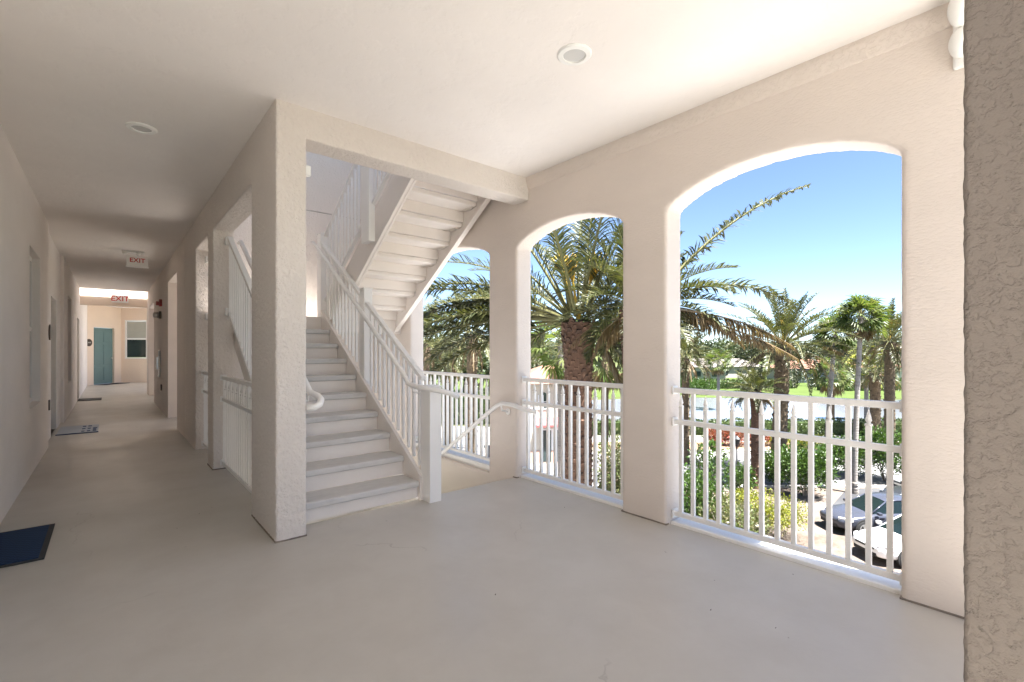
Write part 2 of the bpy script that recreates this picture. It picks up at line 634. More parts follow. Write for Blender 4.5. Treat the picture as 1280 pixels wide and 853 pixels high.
def arch_pts(y0, y1, spring, rise, n=14):
    """flat three-centred arch from (y0, spring) over to (y1, spring)"""
    out = []
    c, h = (y0 + y1) / 2, (y1 - y0) / 2
    Rr = (h * h + rise * rise) / (2 * rise)
    for i in range(n + 1):
        a = PI * i / n
        s = -math.cos(a)
        ze = rise * math.sqrt(max(0, 1 - s * s))
        zc = math.sqrt(Rr * Rr - (s * h) ** 2) - (Rr - rise)
        out.append((c + s * h, spring + 0.5 * ze + 0.5 * zc))
    return out


def wall_with_openings(y0, y1, z0, z1, openings, x0, x1, mi=0):
    """wall slab in a plane of constant x; openings = (ya, yb, sill, spring, rise)"""
    bm = bmesh.new()
    cache = {}

    def V(y, z):
        k = (round(y, 5), round(z, 5))
        if k not in cache:
            cache[k] = bm.verts.new((x0, y, z))
        return cache[k]

    def face(pts):
        vs = []
        for p in pts:
            v = V(*p)
            if v not in vs:
                vs.append(v)
        if len(vs) > 2:
            bm.faces.new(vs)
    ops = sorted(openings)
    cur = y0
    lh = []                      # heights on the left border of the current pier
    for (ya, yb, sill, spring, rise) in ops:
        rh = sorted({sill, spring} - {z0})
        pts = [(cur, z0), (ya, z0)] + [(ya, z) for z in rh] + [(ya, z1), (cur, z1)] + [(cur, z) for z in sorted(lh, reverse=True)]
        face(pts)
        if sill > z0:
            face([(ya, z0), (yb, z0), (yb, sill), (ya, sill)])
        ap = arch_pts(ya, yb, spring, rise) if rise > 0 else [(ya, spring), (yb, spring)]
        for a, b in zip(ap[:-1], ap[1:]):
            face([a, b, (b[0], z1), (a[0], z1)])
        cur = yb
        lh = rh
    face([(cur, z0), (y1, z0), (y1, z1), (cur, z1)] + [(cur, z) for z in sorted(lh, reverse=True)])
    res = bmesh.ops.extrude_face_region(bm, geom=list(bm.faces))
    for e in res['geom']:
        if isinstance(e, bmesh.types.BMVert):
            e.co.x = x1
    bmesh.ops.recalc_face_normals(bm, faces=bm.faces)
    bm.verts.index_update()
    mb = MB()
    mb.add([v.co[:] for v in bm.verts], [[v.index for v in f.verts] for f in bm.faces], mi)
    bm.free()
    return mb


# ================================================================== THE BUILDING
AX, AT = 3.03, 0.20               # inner face and thickness of the arched wall
CX, CT = 0.82, 0.19               # corridor face and thickness of the wall beside the stairs
LX = -0.60                        # left corridor wall
H = 2.88                          # ceiling
BIG = (0.555, 1.87)
MID = (2.255, 3.505)
LEFT = (3.945, 5.645)

# floors
f = MB()
f.box(LX - 0.3, AX + AT + 0.02, -6.0, 3.545, -0.35, 0.0)  # runs on behind the camera as an added sunlit deck for bounce
f.box(LX - 0.3, CX + CT, 3.545, 17.3, -0.35, 0.0)
f.box(CX + CT, AX + AT + 0.02, 8.4, 11.4, -0.35, 0.0)
f.box(LX - 0.4, AX + AT + 0.02, 17.3, 26.0, -0.35, 0.0)
o = f.build('porch_floor', M['floor'])
struct(o, 'grey beige painted concrete floor of the porch and corridor', 'floor')

# ceilings (the slab of the floor above), with openings added to let daylight in
c = MB()
c.box(LX - 0.3, AX + AT + 0.02, -1.0, 3.52, H, 3.31)
c.box(LX - 0.3, CX + CT - 0.01, 3.52, 16.78, H, 3.31)
c.box(CX + CT - 0.01, AX + AT + 0.02, 11.4, 17.25, H, 3.31)
c.box(CX + CT - 0.01, 1.9, 17.25, 26.0, H, 3.31)  # stops short so the lobby has an added opening to the sky
c.box(CX + CT - 0.01, 2.3, 8.25, 11.4, H, 3.31)  # bay left partly unroofed, an added opening for daylight
c.box(LX - 0.3, CX + CT - 0.01, 17.02, 26.0, H, 3.31)  # slot before this piece is added so sun strikes the header
o = c.build('porch_ceiling', M['ceil'])
struct(o, 'smooth pale plaster ceiling above the porch and corridor', 'ceiling')

# the wall of arches
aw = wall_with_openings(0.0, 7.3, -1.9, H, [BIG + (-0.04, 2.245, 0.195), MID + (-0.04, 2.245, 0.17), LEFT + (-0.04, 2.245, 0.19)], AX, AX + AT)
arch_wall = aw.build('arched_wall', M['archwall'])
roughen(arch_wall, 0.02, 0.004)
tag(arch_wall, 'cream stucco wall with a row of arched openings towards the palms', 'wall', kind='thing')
ext = wall_with_openings(-1.0, 0.0, -1.9, H, [(-0.9, -0.25, -0.03, 2.245, 0.19)], AX + 0.003, AX + AT - 0.003)
ext.box(AX + 0.003, AX + AT - 0.003, -6.0, -1.0, -1.9, 0.0)
e2 = wall_with_openings(7.3, 26.0, -1.9, H, [(8.5, 11.3, 0.0, 2.4, 0.19), (17.5, 22.0, 0.0, 2.5, 0.19)], AX + 0.003, AX + AT - 0.003)
ext.add(e2.v, e2.f)
ext.build('wall_continuation', M['wall'], arch_wall)
up = wall_with_openings(-1.0, 7.3, 3.31, 6.3, [(0.5, 1.9, 3.33, 5.6, 0.19), (2.25, 3.5, 3.33, 5.6, 0.19), (3.945, 5.645, 3.33, 5.6, 0.19), (5.9, 6.9, 4.2, 5.6, 0.15)], AX + 0.003, AX + AT - 0.003)
up.box(AX + 0.003, AX + AT - 0.003, -1.0, 7.3, H + 0.002, 3.31)
up.box(AX + 0.003, AX + AT - 0.003, -3.4, 26.0, GZ - 0.2, -1.9)
up.build('wall_storeys', M['wall'], arch_wall)
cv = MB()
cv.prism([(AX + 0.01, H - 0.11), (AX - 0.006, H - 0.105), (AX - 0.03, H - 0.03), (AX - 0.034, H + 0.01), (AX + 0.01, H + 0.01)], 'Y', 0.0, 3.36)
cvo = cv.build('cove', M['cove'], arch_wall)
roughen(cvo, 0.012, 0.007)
sl = MB()
for (a, b) in (BIG, MID, LEFT):
    sl.box(AX + 0.05, AX + AT + 0.045, a + 0.002, b - 0.002, -0.10, 0.022)
sl.build('sill', M['white'], arch_wall, bevel=0.006)

for (a, b) in ((0.13, BIG[0]), (BIG[1], MID[0]), (MID[1], 3.55)):  # dark strips painting the dirty, shaded gap under the piers
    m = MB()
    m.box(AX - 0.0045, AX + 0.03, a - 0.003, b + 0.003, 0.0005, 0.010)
    m.build('base_shade_strip', M['joint'], arch_wall)

# corridor wall beside the stairs, with its pillar and the beam over the stair opening
cw = wall_with_openings(3.33, 8.2, -0.34, H + 0.02, [(4.03, 5.78, -0.04, 2.515, 0), (6.12, 7.12, -0.04, 2.515, 0)], CX, CX + CT)
corr = cw.build('corridor_wall', M['pillar'])
roughen(corr, 0.012, 0.011)
tag(corr, 'cream stucco pillar and wall with openings between corridor and stairs', 'wall', kind='thing')
c2 = wall_with_openings(8.2, 17.3, -0.34, H + 0.02, [(9.23, 10.75, -0.02, 2.5, 0), (14.4, 16.5, -0.02, 2.4, 0)], CX, CX + CT)
c2.build('wall_continuation', M['wall'], corr)
b_ = MB()
b_.box(CX + 0.06, AX + 0.05, 3.333, 3.545, 2.672, H + 0.02)
bo = b_.build('beam', M['pillar'], corr)
roughen(bo, 0.012, 0.011)

m = MB()  # same painted gap strip round the foot of the corridor pillar
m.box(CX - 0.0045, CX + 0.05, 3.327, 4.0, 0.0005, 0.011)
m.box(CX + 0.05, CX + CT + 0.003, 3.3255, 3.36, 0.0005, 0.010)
m.build('base_shade_strip', M['joint'], corr)
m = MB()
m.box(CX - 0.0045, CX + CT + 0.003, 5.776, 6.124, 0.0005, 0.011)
m.build('base_shade_strip', M['joint'], corr)

# stairwell back wall, bay walls, upper storey and roof
bw = MB()
bw.box(CX + CT - 0.03, AX + 0.02, 7.15, 7.3, -6.6, 3.27)
o = bw.build('stairwell_wall', M['pillar'])
tag(o, 'stucco back wall of the stairwell behind the landing', 'wall', kind='thing')
b2 = MB()
b2.box(CX - 0.03, AX + 0.02, 7.15, 7.3, 3.285, 6.3)
b2.build('upper_wall', M['pillar'], o)
jt = MB()
jt.box(CX + CT - 0.02, AX + 0.01, 7.17, 7.28, 3.27, 3.285)
jt.build('joint', M['roofslab'], o)
for (a, b, lab) in ((8.25, 8.4, 'pale stucco wall on the near side of the open bay off the corridor'), (11.4, 11.55, 'pale stucco wall on the far side of the open bay off the corridor')):
    by = MB()
    by.box(CX + CT - 0.01, AX + 0.02, a, b, -0.35, H)
    tag(by.build('bay_wall', M['lobby']), lab, 'wall', kind='thing')
uw = MB()
uw.box(CX, CX + CT - 0.01, 3.53, 7.15, 3.31, 4.3)
tag(uw.build('upper_parapet', M['wall']), 'stucco parapet of the upper corridor above the stairs', 'wall', kind='thing')
rf = MB()
rf.box(LX - 0.3, CX + CT, -1.0, 7.3, 6.3, 6.5)
rf.box(CX + CT, AX + AT + 0.4, -1.0, 4.98, 6.3, 6.5)
rf.box(CX + CT, AX + AT + 0.4, 5.38, 7.3, 6.3, 6.5)  # gap before this piece is an added skylight to sun the landing
struct(rf.build('roof', M['roofslab']), 'flat roof slab over the stair tower', 'roof')

# left corridor wall with its niches; doors and windows are its parts
NICHES = [(3.75, 4.95, 0.0, 2.05), (6.63, 7.6, 0.67, 2.29), (9.5, 10.45, 0.0, 2.04), (12.3, 13.3, 0.62, 2.3), (15.6, 16.6, 0.0, 2.05)]
lw = MB()
segs = [(-6.0, 8.5, LX), (8.5, 11.25, LX - 0.045), (11.25, 22.6, LX)]
for (a, b, x) in segs:
    ops = [(p, q, s, t, 0) for (p, q, s, t) in NICHES if a <= p < b]
    w_ = wall_with_openings(a, b, -0.02, H + 0.02, ops, x - 0.085, x)
    lw.add(w_.v, w_.f)
lw.box(LX - 0.33, LX - 0.13, -6.0, 22.6, -0.02, H + 0.02)
left = lw.build('corridor_side_wall', M['sidewall'], bevel=0.008)
tag(left, 'pale stucco wall of apartment doors along the corridor', 'wall', kind='thing')


def panel_door(p0, along, nrm, w, h, mat, parent, knob_side=1):
    """panelled door leaf standing at p0, going along, facing nrm; handle as its part"""
    p0, al, nr = Vector(p0), Vector(along), Vector(nrm)
    m = MB()

    def slab(a0, a1, z0, z1, t0, t1):
        vs = []
        for z in (z0, z1):
            for a, t in ((a0, t0), (a1, t0), (a1, t1), (a0, t1)):
                q = p0 + al * a + nr * t
                vs.append((q.x, q.y, p0.z + z))
        m.add(vs, [(0, 1, 2, 3), (7, 6, 5, 4), (0, 4, 5, 1), (1, 5, 6, 2), (2, 6, 7, 3), (3, 7, 4, 0)])
    slab(0, w, 0.012, h, -0.04, 0.0)
    for (z0, z1) in ((0.14, 0.62), (0.72, 1.45), (1.55, h - 0.13)):
        for a0 in (0.12 * w, 0.56 * w):
            slab(a0, a0 + 0.32 * w, z0, z1, 0.001, 0.012)
    d = m.build('door', mat, parent, bevel=0.004)
    k = MB()
    c = p0 + al * (w * (0.92 if knob_side > 0 else 0.08)) + nr * 0.045
    k.lathe([(0.012, -0.045), (0.012, -0.02), (0.028, -0.015), (0.03, 0.0), (0.02, 0.018)], (0, 0, 0), 12, 'Z')
    q = nr.to_track_quat('Z', 'Y')
    k.v = [tuple(q @ Vector(v) + c + Vector((0, 0, 0.95))) for v in k.v]
    k.build('handle', M['steel'], d, smooth=True)
    return d


XB = LX - 0.08
panel_door((XB, 3.80, 0), (0, 1, 0), (1, 0, 0), 1.1, 2.03, M['teal'], left)
panel_door((XB - 0.03, 9.52, 0), (0, 1, 0), (1, 0, 0), 0.91, 2.02, M['greydoor'], left, -1)
panel_door((XB, 15.62, 0), (0, 1, 0), (1, 0, 0), 0.96, 2.03, M['greydoor'], left, -1)
for (a, b, s, t) in (NICHES[1], NICHES[3]):
    m = MB()
    for z in (s, (s + t) / 2 - 0.02, t - 0.05):
        m.box(XB - 0.02, XB + 0.012, a + 0.05, b - 0.05, z, z + 0.05)
    m.box(XB - 0.02, XB + 0.012, a, a + 0.05, s, t)
    m.box(XB - 0.02, XB + 0.012, b - 0.05, b, s, t)
    wf = m.build('window', M['whitefix'], left)
    g = MB()
    g.box(XB - 0.018, XB - 0.004, a + 0.05, b - 0.05, s + 0.05, t - 0.05)
    g.build('pane', M['glass_dark'], wf)

# header at the end of the corridor
hb = MB()
hb.box(LX - 0.02, CX + CT, 17.0, 17.25, 2.47, H + 0.01)
ho = hb.build('header_beam', M['lobby'], bevel=0.01)
tag(ho, 'pale header beam crossing the far end of the corridor', 'beam', kind='thing')

# far lobby: three faces with a teal door and a window
far = MB()
P0, P1, P2, P3 = (-0.66, 22.4), (0.34, 23.75), (1.9, 22.75), (4.2, 22.4)


def seg_wall(m, a, b, z0, z1, t=0.15):
    a, b = Vector((a[0], a[1], 0)), Vector((b[0], b[1], 0))
    d = (b - a).normalized()
    n = Vector((-d.y, d.x, 0))
    q = [a, b, b + n * t, a + n * t]
    m.prism([(p.x, p.y) for p in q], 'Z', z0, z1)


def lerp2(a, b, t):
    return (a[0] + (b[0] - a[0]) * t, a[1] + (b[1] - a[1]) * t)


L01 = math.dist(P0, P1)
t0, t1 = 0.225, 0.80
seg_wall(far, P0, lerp2(P0, P1, t0), -0.02, H + 0.01)
seg_wall(far, lerp2(P0, P1, t0), lerp2(P0, P1, t1), 2.08, H + 0.01)
seg_wall(far, lerp2(P0, P1, t1), P1, -0.02, H + 0.01)
w0, w1 = 0.07, 0.50
seg_wall(far, P1, lerp2(P1, P2, w0), -0.02, H + 0.01)
seg_wall(far, lerp2(P1, P2, w0), lerp2(P1, P2, w1), -0.02, 0.92)
seg_wall(far, lerp2(P1, P2, w0), lerp2(P1, P2, w1), 2.42, H + 0.01)
seg_wall(far, lerp2(P1, P2, w1), P2, -0.02, H + 0.01)
seg_wall(far, P2, P3, -0.02, H + 0.01)
fw = far.build('lobby_wall', M['lobby'])
tag(fw, 'angled beige wall closing the far end of the corridor with a teal door', 'wall', kind='thing')
da = (Vector((P1[0], P1[1], 0)) - Vector((P0[0], P0[1], 0))).normalized()
dn = Vector((da.y, -da.x, 0))
pd = Vector(lerp2(P0, P1, t0) + (0,)) - dn * 0.07
panel_door(pd, da, dn, L01 * (t1 - t0), 2.07, M['teal'], fw, 1)
wa = (Vector((P2[0], P2[1], 0)) - Vector((P1[0], P1[1], 0))).normalized()
wn = Vector((wa.y, -wa.x, 0))
pa = Vector(lerp2(P1, P2, w0) + (0,))
wl = math.dist(P1, P2) * (w1 - w0)
m = MB()
for z in (0.92, 1.66, 2.37):
    m.bar(pa + Vector((0, 0, z + 0.025)) - wn * 0.03, pa + wa * wl + Vector((0, 0, z + 0.025)) - wn * 0.03, 0.06, 0.05)
for a in (0.025, wl - 0.025):
    m.bar(pa + wa * a + Vector((0, 0, 0.97)) - wn * 0.03, pa + wa * a + Vector((0, 0, 2.37)) - wn * 0.03, 0.05, 0.058, wn)
wf = m.build('window', M['whitefix'], fw)
g = MB()
q0, q1 = pa + wa * 0.05 - wn * 0.05, pa + wa * (wl - 0.05) - wn * 0.05
g.bar(q0 + Vector((0, 0, 1.32)), q1 + Vector((0, 0, 1.32)), 0.012, 0.68)
g.build('pane', M['glass_dark'], wf)
g = MB()
g.bar(q0 + Vector((0, 0, 2.04)), q1 + Vector((0, 0, 2.04)), 0.012, 0.65)
g.build('blind', M['glass_blind'], wf)

# near pillar at the picture's right edge
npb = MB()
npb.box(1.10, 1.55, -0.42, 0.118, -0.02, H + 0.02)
npb.box(0.90, 1.12, -0.42, -0.25, -0.02, H + 0.02)  # unseen return added behind the camera to shade the pillar face
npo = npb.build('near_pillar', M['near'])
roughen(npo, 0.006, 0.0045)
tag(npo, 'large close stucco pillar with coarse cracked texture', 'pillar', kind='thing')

# ================================================================== STAIRS
RI, GO, Y0 = 0.1655, 0.262, 3.53
SX0, SX1 = 1.05, 1.965


def flight(label, x0, x1, ystart, sgn, z0, n, stringer_drop, landing=None):
    t = thing('stair_flight', ((x0 + x1) / 2, ystart, z0), label, 'stairs')
    for k in range(n):
        y = ystart + sgn * GO * k
        zt = z0 + RI * (k + 1)
        m = MB()
        ya, yb = sorted((y - sgn * 0.028, y + sgn * GO))
        m.box(x0 + 0.002, x1 - 0.002, ya, yb, zt - 0.052, zt)
        m.build('tread', M['tread'] if stringer_drop < 0.3 else [M['step']], t, bevel=0.012)
        m = MB()
        ya, yb = sorted((y + sgn * 0.002, y + sgn * 0.02))
        m.box(x0 + 0.004, x1 - 0.004, ya, yb, z0 + RI * k + (0.022 if k == 0 and z0 == 0 else 0), zt - 0.053)
        m.build('riser', M['step'], t)
    y = ystart + sgn * GO * n
    m = MB()
    ya, yb = sorted((y + sgn * 0.002, y + sgn * 0.02))
    m.box(x0 + 0.004, x1 - 0.004, ya, yb, z0 + RI * n, z0 + RI * (n + 1) - 0.053)
    m.build('riser', M['step'], t)
    return t


st1 = flight('straight flight of worn grey steps climbing away beside the pillar', SX0, SX1, Y0, 1, 0.0, 9, 0.1)
# outer stringers of the first flight
for (xa, xb) in ((SX1, SX1 + 0.035), (SX0 - 0.035, SX0)):
    m = MB()
    ye = Y0 + GO * 9 + 0.05
    zl = lambda y: RI * (1 + (y - Y0) / GO)
    m.prism([(Y0 - 0.03, 0.0), (Y0 + 0.3, 0.0), (ye, zl(ye) - 0.30), (ye, zl(ye) + 0.06), (Y0 - 0.03, zl(Y0 - 0.03) + 0.06)], 'X', xa, xb)
    m.build('stringer', M['step'], st1, bevel=0.003)
LZ = RI * 10
LY = Y0 + GO * 9
m = MB()
m.box(SX0 - 0.04, 2.03, LY + 0.022, 7.15, LZ - 0.18, LZ)
m.box(2.03, AX, LY + 0.022, 7.15, LZ - 0.183, LZ - 0.001)
m.build('landing', M['step'], st1, bevel=0.006)

st2 = flight('upper stair flight climbing overhead above the descending steps', 2.105, 2.95, LY, -1, LZ, 9, 0.4)
for (xa, xb) in ((2.07, 2.105), (2.95, 2.985)):
    m = MB()
    ya, yb = Y0 + 0.02, LY + 0.02
    zb = lambda y: 2.05 + 0.632 * (5.03 - y)
    m.prism([(yb, zb(yb)), (yb, zb(yb) + 0.36), (ya, zb(ya) + 0.36), (ya, zb(ya))], 'X', xa, xb)
    # folded lip along the lower edge
    m.prism([(yb, zb(yb) - 0.003), (yb, zb(yb) + 0.02), (ya, zb(ya) + 0.02), (ya, zb(ya) - 0.003)], 'X', xa + 0.036 if xa < 2.5 else xa - 0.026, xb + 0.026 if xa < 2.5 else xb - 0.036)
    m.build('stringer', M['step'], st2, bevel=0.003)
for k in range(9):                # steel clips under the treads
    y = LY - GO * k
    zt = LZ + RI * (k + 1)
    for (xa, xb) in ((2.108, 2.16), (2.9, 2.947)):
        m = MB()
        m.box(xa, xb, y - 0.2, y - 0.06, zt - 0.062, zt - 0.053)
        m.build('bracket', M['step'], st2)

st3 = thing('stair_flight', (2.55, Y0 + 0.02, 0), 'stair flight descending from the porch edge beside the arched wall', 'stairs')
for k in range(9):
    y = Y0 + 0.015 + GO * k
    zt = -RI * (k + 1)
    m = MB()
    m.box(2.105, 2.98, y, y + GO + 0.028, zt - 0.052, zt)
    m.build('tread', M['tread'], st3, bevel=0.01)
    m = MB()
    m.box(2.107, 2.978, y, y + 0.018, zt + 0.001, zt + RI - 0.053)
    m.build('riser', M['step'], st3)
m = MB()
m.box(SX0, AX, LY + 0.03, 7.15, -LZ - 0.18, -LZ)
m.build('landing', M['step'], st3)


# ================================================================== RAILINGS
def guard(name, label, group, p, q, n_pick, first_long=True, top=0.98, mid=0.735, bot=0.09, posts=False):
    """white picket guard from p to q (x, y): long pickets to the top rail, short spear-topped ones between"""
    p, q = Vector((p[0], p[1], 0)), Vector((q[0], q[1], 0))
    t = thing(name, p, label, 'railing', group)
    d = (q - p).normalized()
    L = (q - p).length
    for (z, w, h, nm) in ((top - 0.018, 0.042, 0.036, 'top_rail'), (mid, 0.036, 0.034, 'middle_rail'), (bot - 0.018, 0.036, 0.034, 'bottom_rail')):
        m = MB()
        m.bar(p + Vector((0, 0, z)), q + Vector((0, 0, z)), w, h)
        m.build(nm, M['white'], t, bevel=0.004)
        for a in (0.006, L - 0.006):
            m = MB()
            c = p + d * a + Vector((0, 0, z))
            m.bar(c - d * 0.006, c + d * 0.006, 0.062, 0.06)
            m.build('bracket', M['white'], t)
    for i in range(n_pick):
        c = p + d * (L * (i + 0.62) / (n_pick + 0.24))
        long = (i % 2 == 0) == first_long
        m = MB()
        zt = top - 0.036 if long else 0.842
        m.box(c.x - 0.0125, c.x + 0.0125, c.y - 0.0125, c.y + 0.0125, bot - 0.002, zt)
        pk = m.build('picket', M['white'], t)
        if not long:
            m = MB()
            m.lathe([(0.019, 0.842), (0.019, 0.852), (0.009, 0.858), (0.016, 0.872), (0.011, 0.895), (0.0015, 0.932)], (c.x, c.y, 0), 8)
            m.build('finial', M['white'], pk, smooth=True)
    return t


gg = 'white picket guard rails in the openings'
guard('guard_rail', 'white picket guard rail in the largest arch with the parked cars below', gg, (3.125, BIG[1] - 0.004), (3.125, BIG[0] + 0.004), 14, False)
guard('guard_rail', 'white picket guard rail in the middle arch before the red brown palm trunk', gg, (3.125, MID[1] - 0.004), (3.125, MID[0] + 0.004), 13, True)
guard('guard_rail', 'white picket guard rail in the farthest arch behind the newel post', gg, (3.125, LEFT[1] - 0.004), (3.125, LEFT[0] + 0.004), 17, True)
guard('guard_rail', 'white picket guard rail between corridor and stairs nearest the pillar', gg, (0.915, 5.776), (0.915, 4.034), 18, True)
guard('guard_rail', 'short white picket guard rail in the narrow corridor opening beyond the thin post', gg, (0.915, 7.116), (0.915, 6.124), 10, True)


def zn(y):                        # nosing line of the first flight
    return RI * (1 + (y - Y0) / GO)


def zn2(y):                       # nosing line of the upper flight
    return LZ + RI * (1 + (LY - y) / GO)


def rake_guard(t, x, ya, yb, zf, off_b, off_t, pitch=0.098, bottom=True):
    m = MB()
    m.bar((x, ya, zf(ya) + off_t), (x, yb, zf(yb) + off_t), 0.05, 0.035)
    m.build('top_rail', M['white'], t, bevel=0.004)
    if bottom:
        m = MB()
        m.bar((x, ya, zf(ya) + off_b), (x, yb, zf(yb) + off_b), 0.04, 0.032)
        m.build('bottom_rail', M['white'], t, bevel=0.004)
    y = min(ya, yb) + pitch * 0.7
    while y < max(ya, yb) - 0.04:
        m = MB()
        m.box(x - 0.0115, x + 0.0115, y - 0.0115, y + 0.0115, zf(y) + off_b, zf(y) + off_t - 0.012)
        m.build('baluster', M['white'], t)
        y += pitch


def post(t, x0, x1, y0, y1, z0, z1, cap=True):
    m = MB()
    m.box(x0, x1, y0, y1, z0, z1)
    p = m.build('post', M['white'], t, bevel=0.005)
    if cap:
        m = MB()
        m.box(x0 - 0.006, x1 + 0.006, y0 - 0.006, y1 + 0.006, z1, z1 + 0.012)
        m.build('cap', M['white'], p, bevel=0.003)
    return p


# guard on the open side of the first flight, with its newels and handrail
rg = thing('stair_railing', (2.04, 3.46, 0), 'white stair railing with newel posts rising along the lower flight', 'railing')
post(rg, 1.99, 2.10, 3.38, 3.53, 0.0, 0.945)
post(rg, 1.985, 2.075, 4.68, 4.79, zn(4.74) - 0.12, 1.88)
post(rg, 1.985, 2.085, 5.98, 6.12, LZ + 0.001, 2.69)
rake_guard(rg, 2.02, 3.535, 4.68, zn, 0.055, 0.84, bottom=False)
rake_guard(rg, 2.02, 4.795, 5.975, zn, 0.055, 0.84, bottom=False)
hx = 1.925
hr = MB()
hr.tube([(hx, 6.08, zn(5.98) + 0.87), (hx, 5.98, zn(5.9) + 0.87), (hx, 3.72, zn(3.72) + 0.77), (hx, 3.62, 0.965), (hx, 3.5, 0.95), (1.94, 3.38, 0.945), (1.99, 3.27, 0.93), (2.08, 3.21, 0.905), (2.15, 3.215, 0.875)], 0.021, 12)
hro = hr.build('handrail', M['white'], rg, smooth=True)
for y in (3.56, 4.7, 5.9):
    m = MB()
    z = zn(y) + 0.79
    if y < 3.6:
        z = 0.955
    m.tube([(hx, y, z), (hx + 0.01, y, z - 0.05), (hx + 0.09, y, z - 0.075)], 0.008, 8)
    m.build('bracket', M['white'], rg, smooth=True)

# guard on the left side of the first flight, seen through the corridor openings
rl = thing('stair_railing', (0.985, 5.76, LZ), 'white stair guard crossing the corridor opening above its picket rail', 'railing')
rake_guard(rl, 0.97, 3.7, 5.77, lambda y: zn(y) - 0.0, 0.08, 0.86)
for z in (1.68, 2.40):
    m = MB()
    m.bar((0.97, 6.125, z), (0.97, 7.11, z), 0.045, 0.04)
    m.build('landing_rail', M['white'], rl, bevel=0.004)
for y in (6.22, 6.37, 6.52, 6.67, 6.82, 6.97):
    m = MB()
    m.box(0.96, 0.98, y - 0.01, y + 0.01, 1.69, 2.39)
    m.build('baluster', M['white'], rl)
for (y, z) in ((5.765, 2.40), (5.765, 1.655), (7.11, 1.68), (7.11, 2.40)):
    m = MB()
    m.box(0.925, 1.0, y - 0.03, y + 0.012, z - 0.04, z + 0.04)
    m.build('bracket', M['white'], rl, bevel=0.004)

# wall handrail along the pillar side of the first flight
hw = thing('handrail', (1.09, 3.45, 0.9), 'white handrail ending in a turned-back curl beside the stucco pillar', 'handrail')
hr = MB()
hr.tube([(1.10, 6.0, zn(5.9) + 0.78), (1.10, 5.9, zn(5.9) + 0.78), (1.10, 3.64, zn(3.64) + 0.77), (1.105, 3.56, 0.945), (1.125, 3.45, 0.925), (1.125, 3.385, 0.905), (1.10, 3.335, 0.88), (1.06, 3.318, 0.862), (1.015, 3.335, 0.86)], 0.0225, 12)
hr.build('rail', M['white'], hw, smooth=True)
for y in (3.58, 4.2, 5.2):
    m = MB()
    z = zn(y) + 0.77 if y > 3.6 else 0.935
    m.tube([(1.10, y, z), (1.095, y, z - 0.05), (1.012, y, z - 0.07)], 0.009, 8)
    m.lathe([(0.03, 0), (0.03, 0.008)], (1.012, y, z - 0.07), 12, 'X')
    m.build('bracket', M['white'], hw)

# guard on the open side of the upper flight
ru = thing('stair_railing', (2.045, LY, LZ), 'white stair railing climbing along the upper flight under the beam', 'railing')
post(ru, 2.0, 2.07, 4.60, 4.79, zn2(4.7) - 0.21, zn2(4.7) + 0.95)
rake_guard(ru, 2.045, 3.4, 4.59, zn2, 0.10, 0.90)
rake_guard(ru, 2.045, 4.80, 5.975, zn2, 0.10, 0.90)

# handrail on the arched wall going down
hd = thing('handrail', (2.93, 3.5, 0.7), 'white handrail bending down along the arched wall of the descending stairs', 'handrail')
hr = MB()
hr.tube([(3.01, 3.20, 0.675), (2.975, 3.23, 0.685), (2.94, 3.30, 0.70), (2.93, 3.44, 0.728), (2.93, 3.60, 0.732), (2.93, 3.68, 0.70), (2.93, 3.78, 0.645), (2.93, 5.8, 0.645 - 0.632 * 2.02)], 0.021, 12)
hr.build('rail', M['white'], hd, smooth=True)
for y, z in ((3.62, 0.72),):
    m = MB()
    m.tube([(2.93, y, z), (2.94, y, z - 0.06), (3.02, y, z - 0.08)], 0.010, 8)
    m.lathe([(0.032, 0), (0.032, 0.008)], (3.015, y, z - 0.08), 12, 'X')
    m.build('bracket', M['white'], hd)


# ================================================================== FITTINGS
def downlight(x, y, label):
    t = thing('ceiling_light', (x, y, H), label, 'ceiling light', 'recessed ceiling lights')
    m = MB()
    m.lathe([(0.060, H - 0.001), (0.064, H - 0.013), (0.088, H - 0.011), (0.095, H - 0.004), (0.095, H)], (x, y, 0), 32)
    m.build('trim', M['whitefix'], t)
    m = MB()
    m.lathe([(0.0, H - 0.004), (0.061, H - 0.005), (0.061, H - 0.003)], (x, y, 0), 32)
    m.build('lens', M['lens'], t)


downlight(1.952, 1.77, 'round white recessed light in the porch ceiling')
downlight(0.179, 4.408, 'round white recessed light in the corridor ceiling')


def text_mesh(s, size, extrude, name, mat, parent, M4):
    cu = bpy.data.curves.new(name, 'FONT')
    cu.body = s
    cu.size = size
    cu.extrude = extrude
    cu.align_x = 'CENTER'
    cu.align_y = 'CENTER'
    cu.offset = size * 0.012
    tmp = bpy.data.objects.new(name, cu)
    COL.objects.link(tmp)
    dg = bpy.context.evaluated_depsgraph_get()
    me = bpy.data.meshes.new_from_object(tmp.evaluated_get(dg))
    bpy.data.objects.remove(tmp)
    off = wloc(parent)
    me.transform(Matrix.Translation(-off) @ M4)
    me.materials.clear()
    me.materials.append(mat)
    o = bpy.data.objects.new(name, me)
    COL.objects.link(o)
    o.parent = parent
    return o


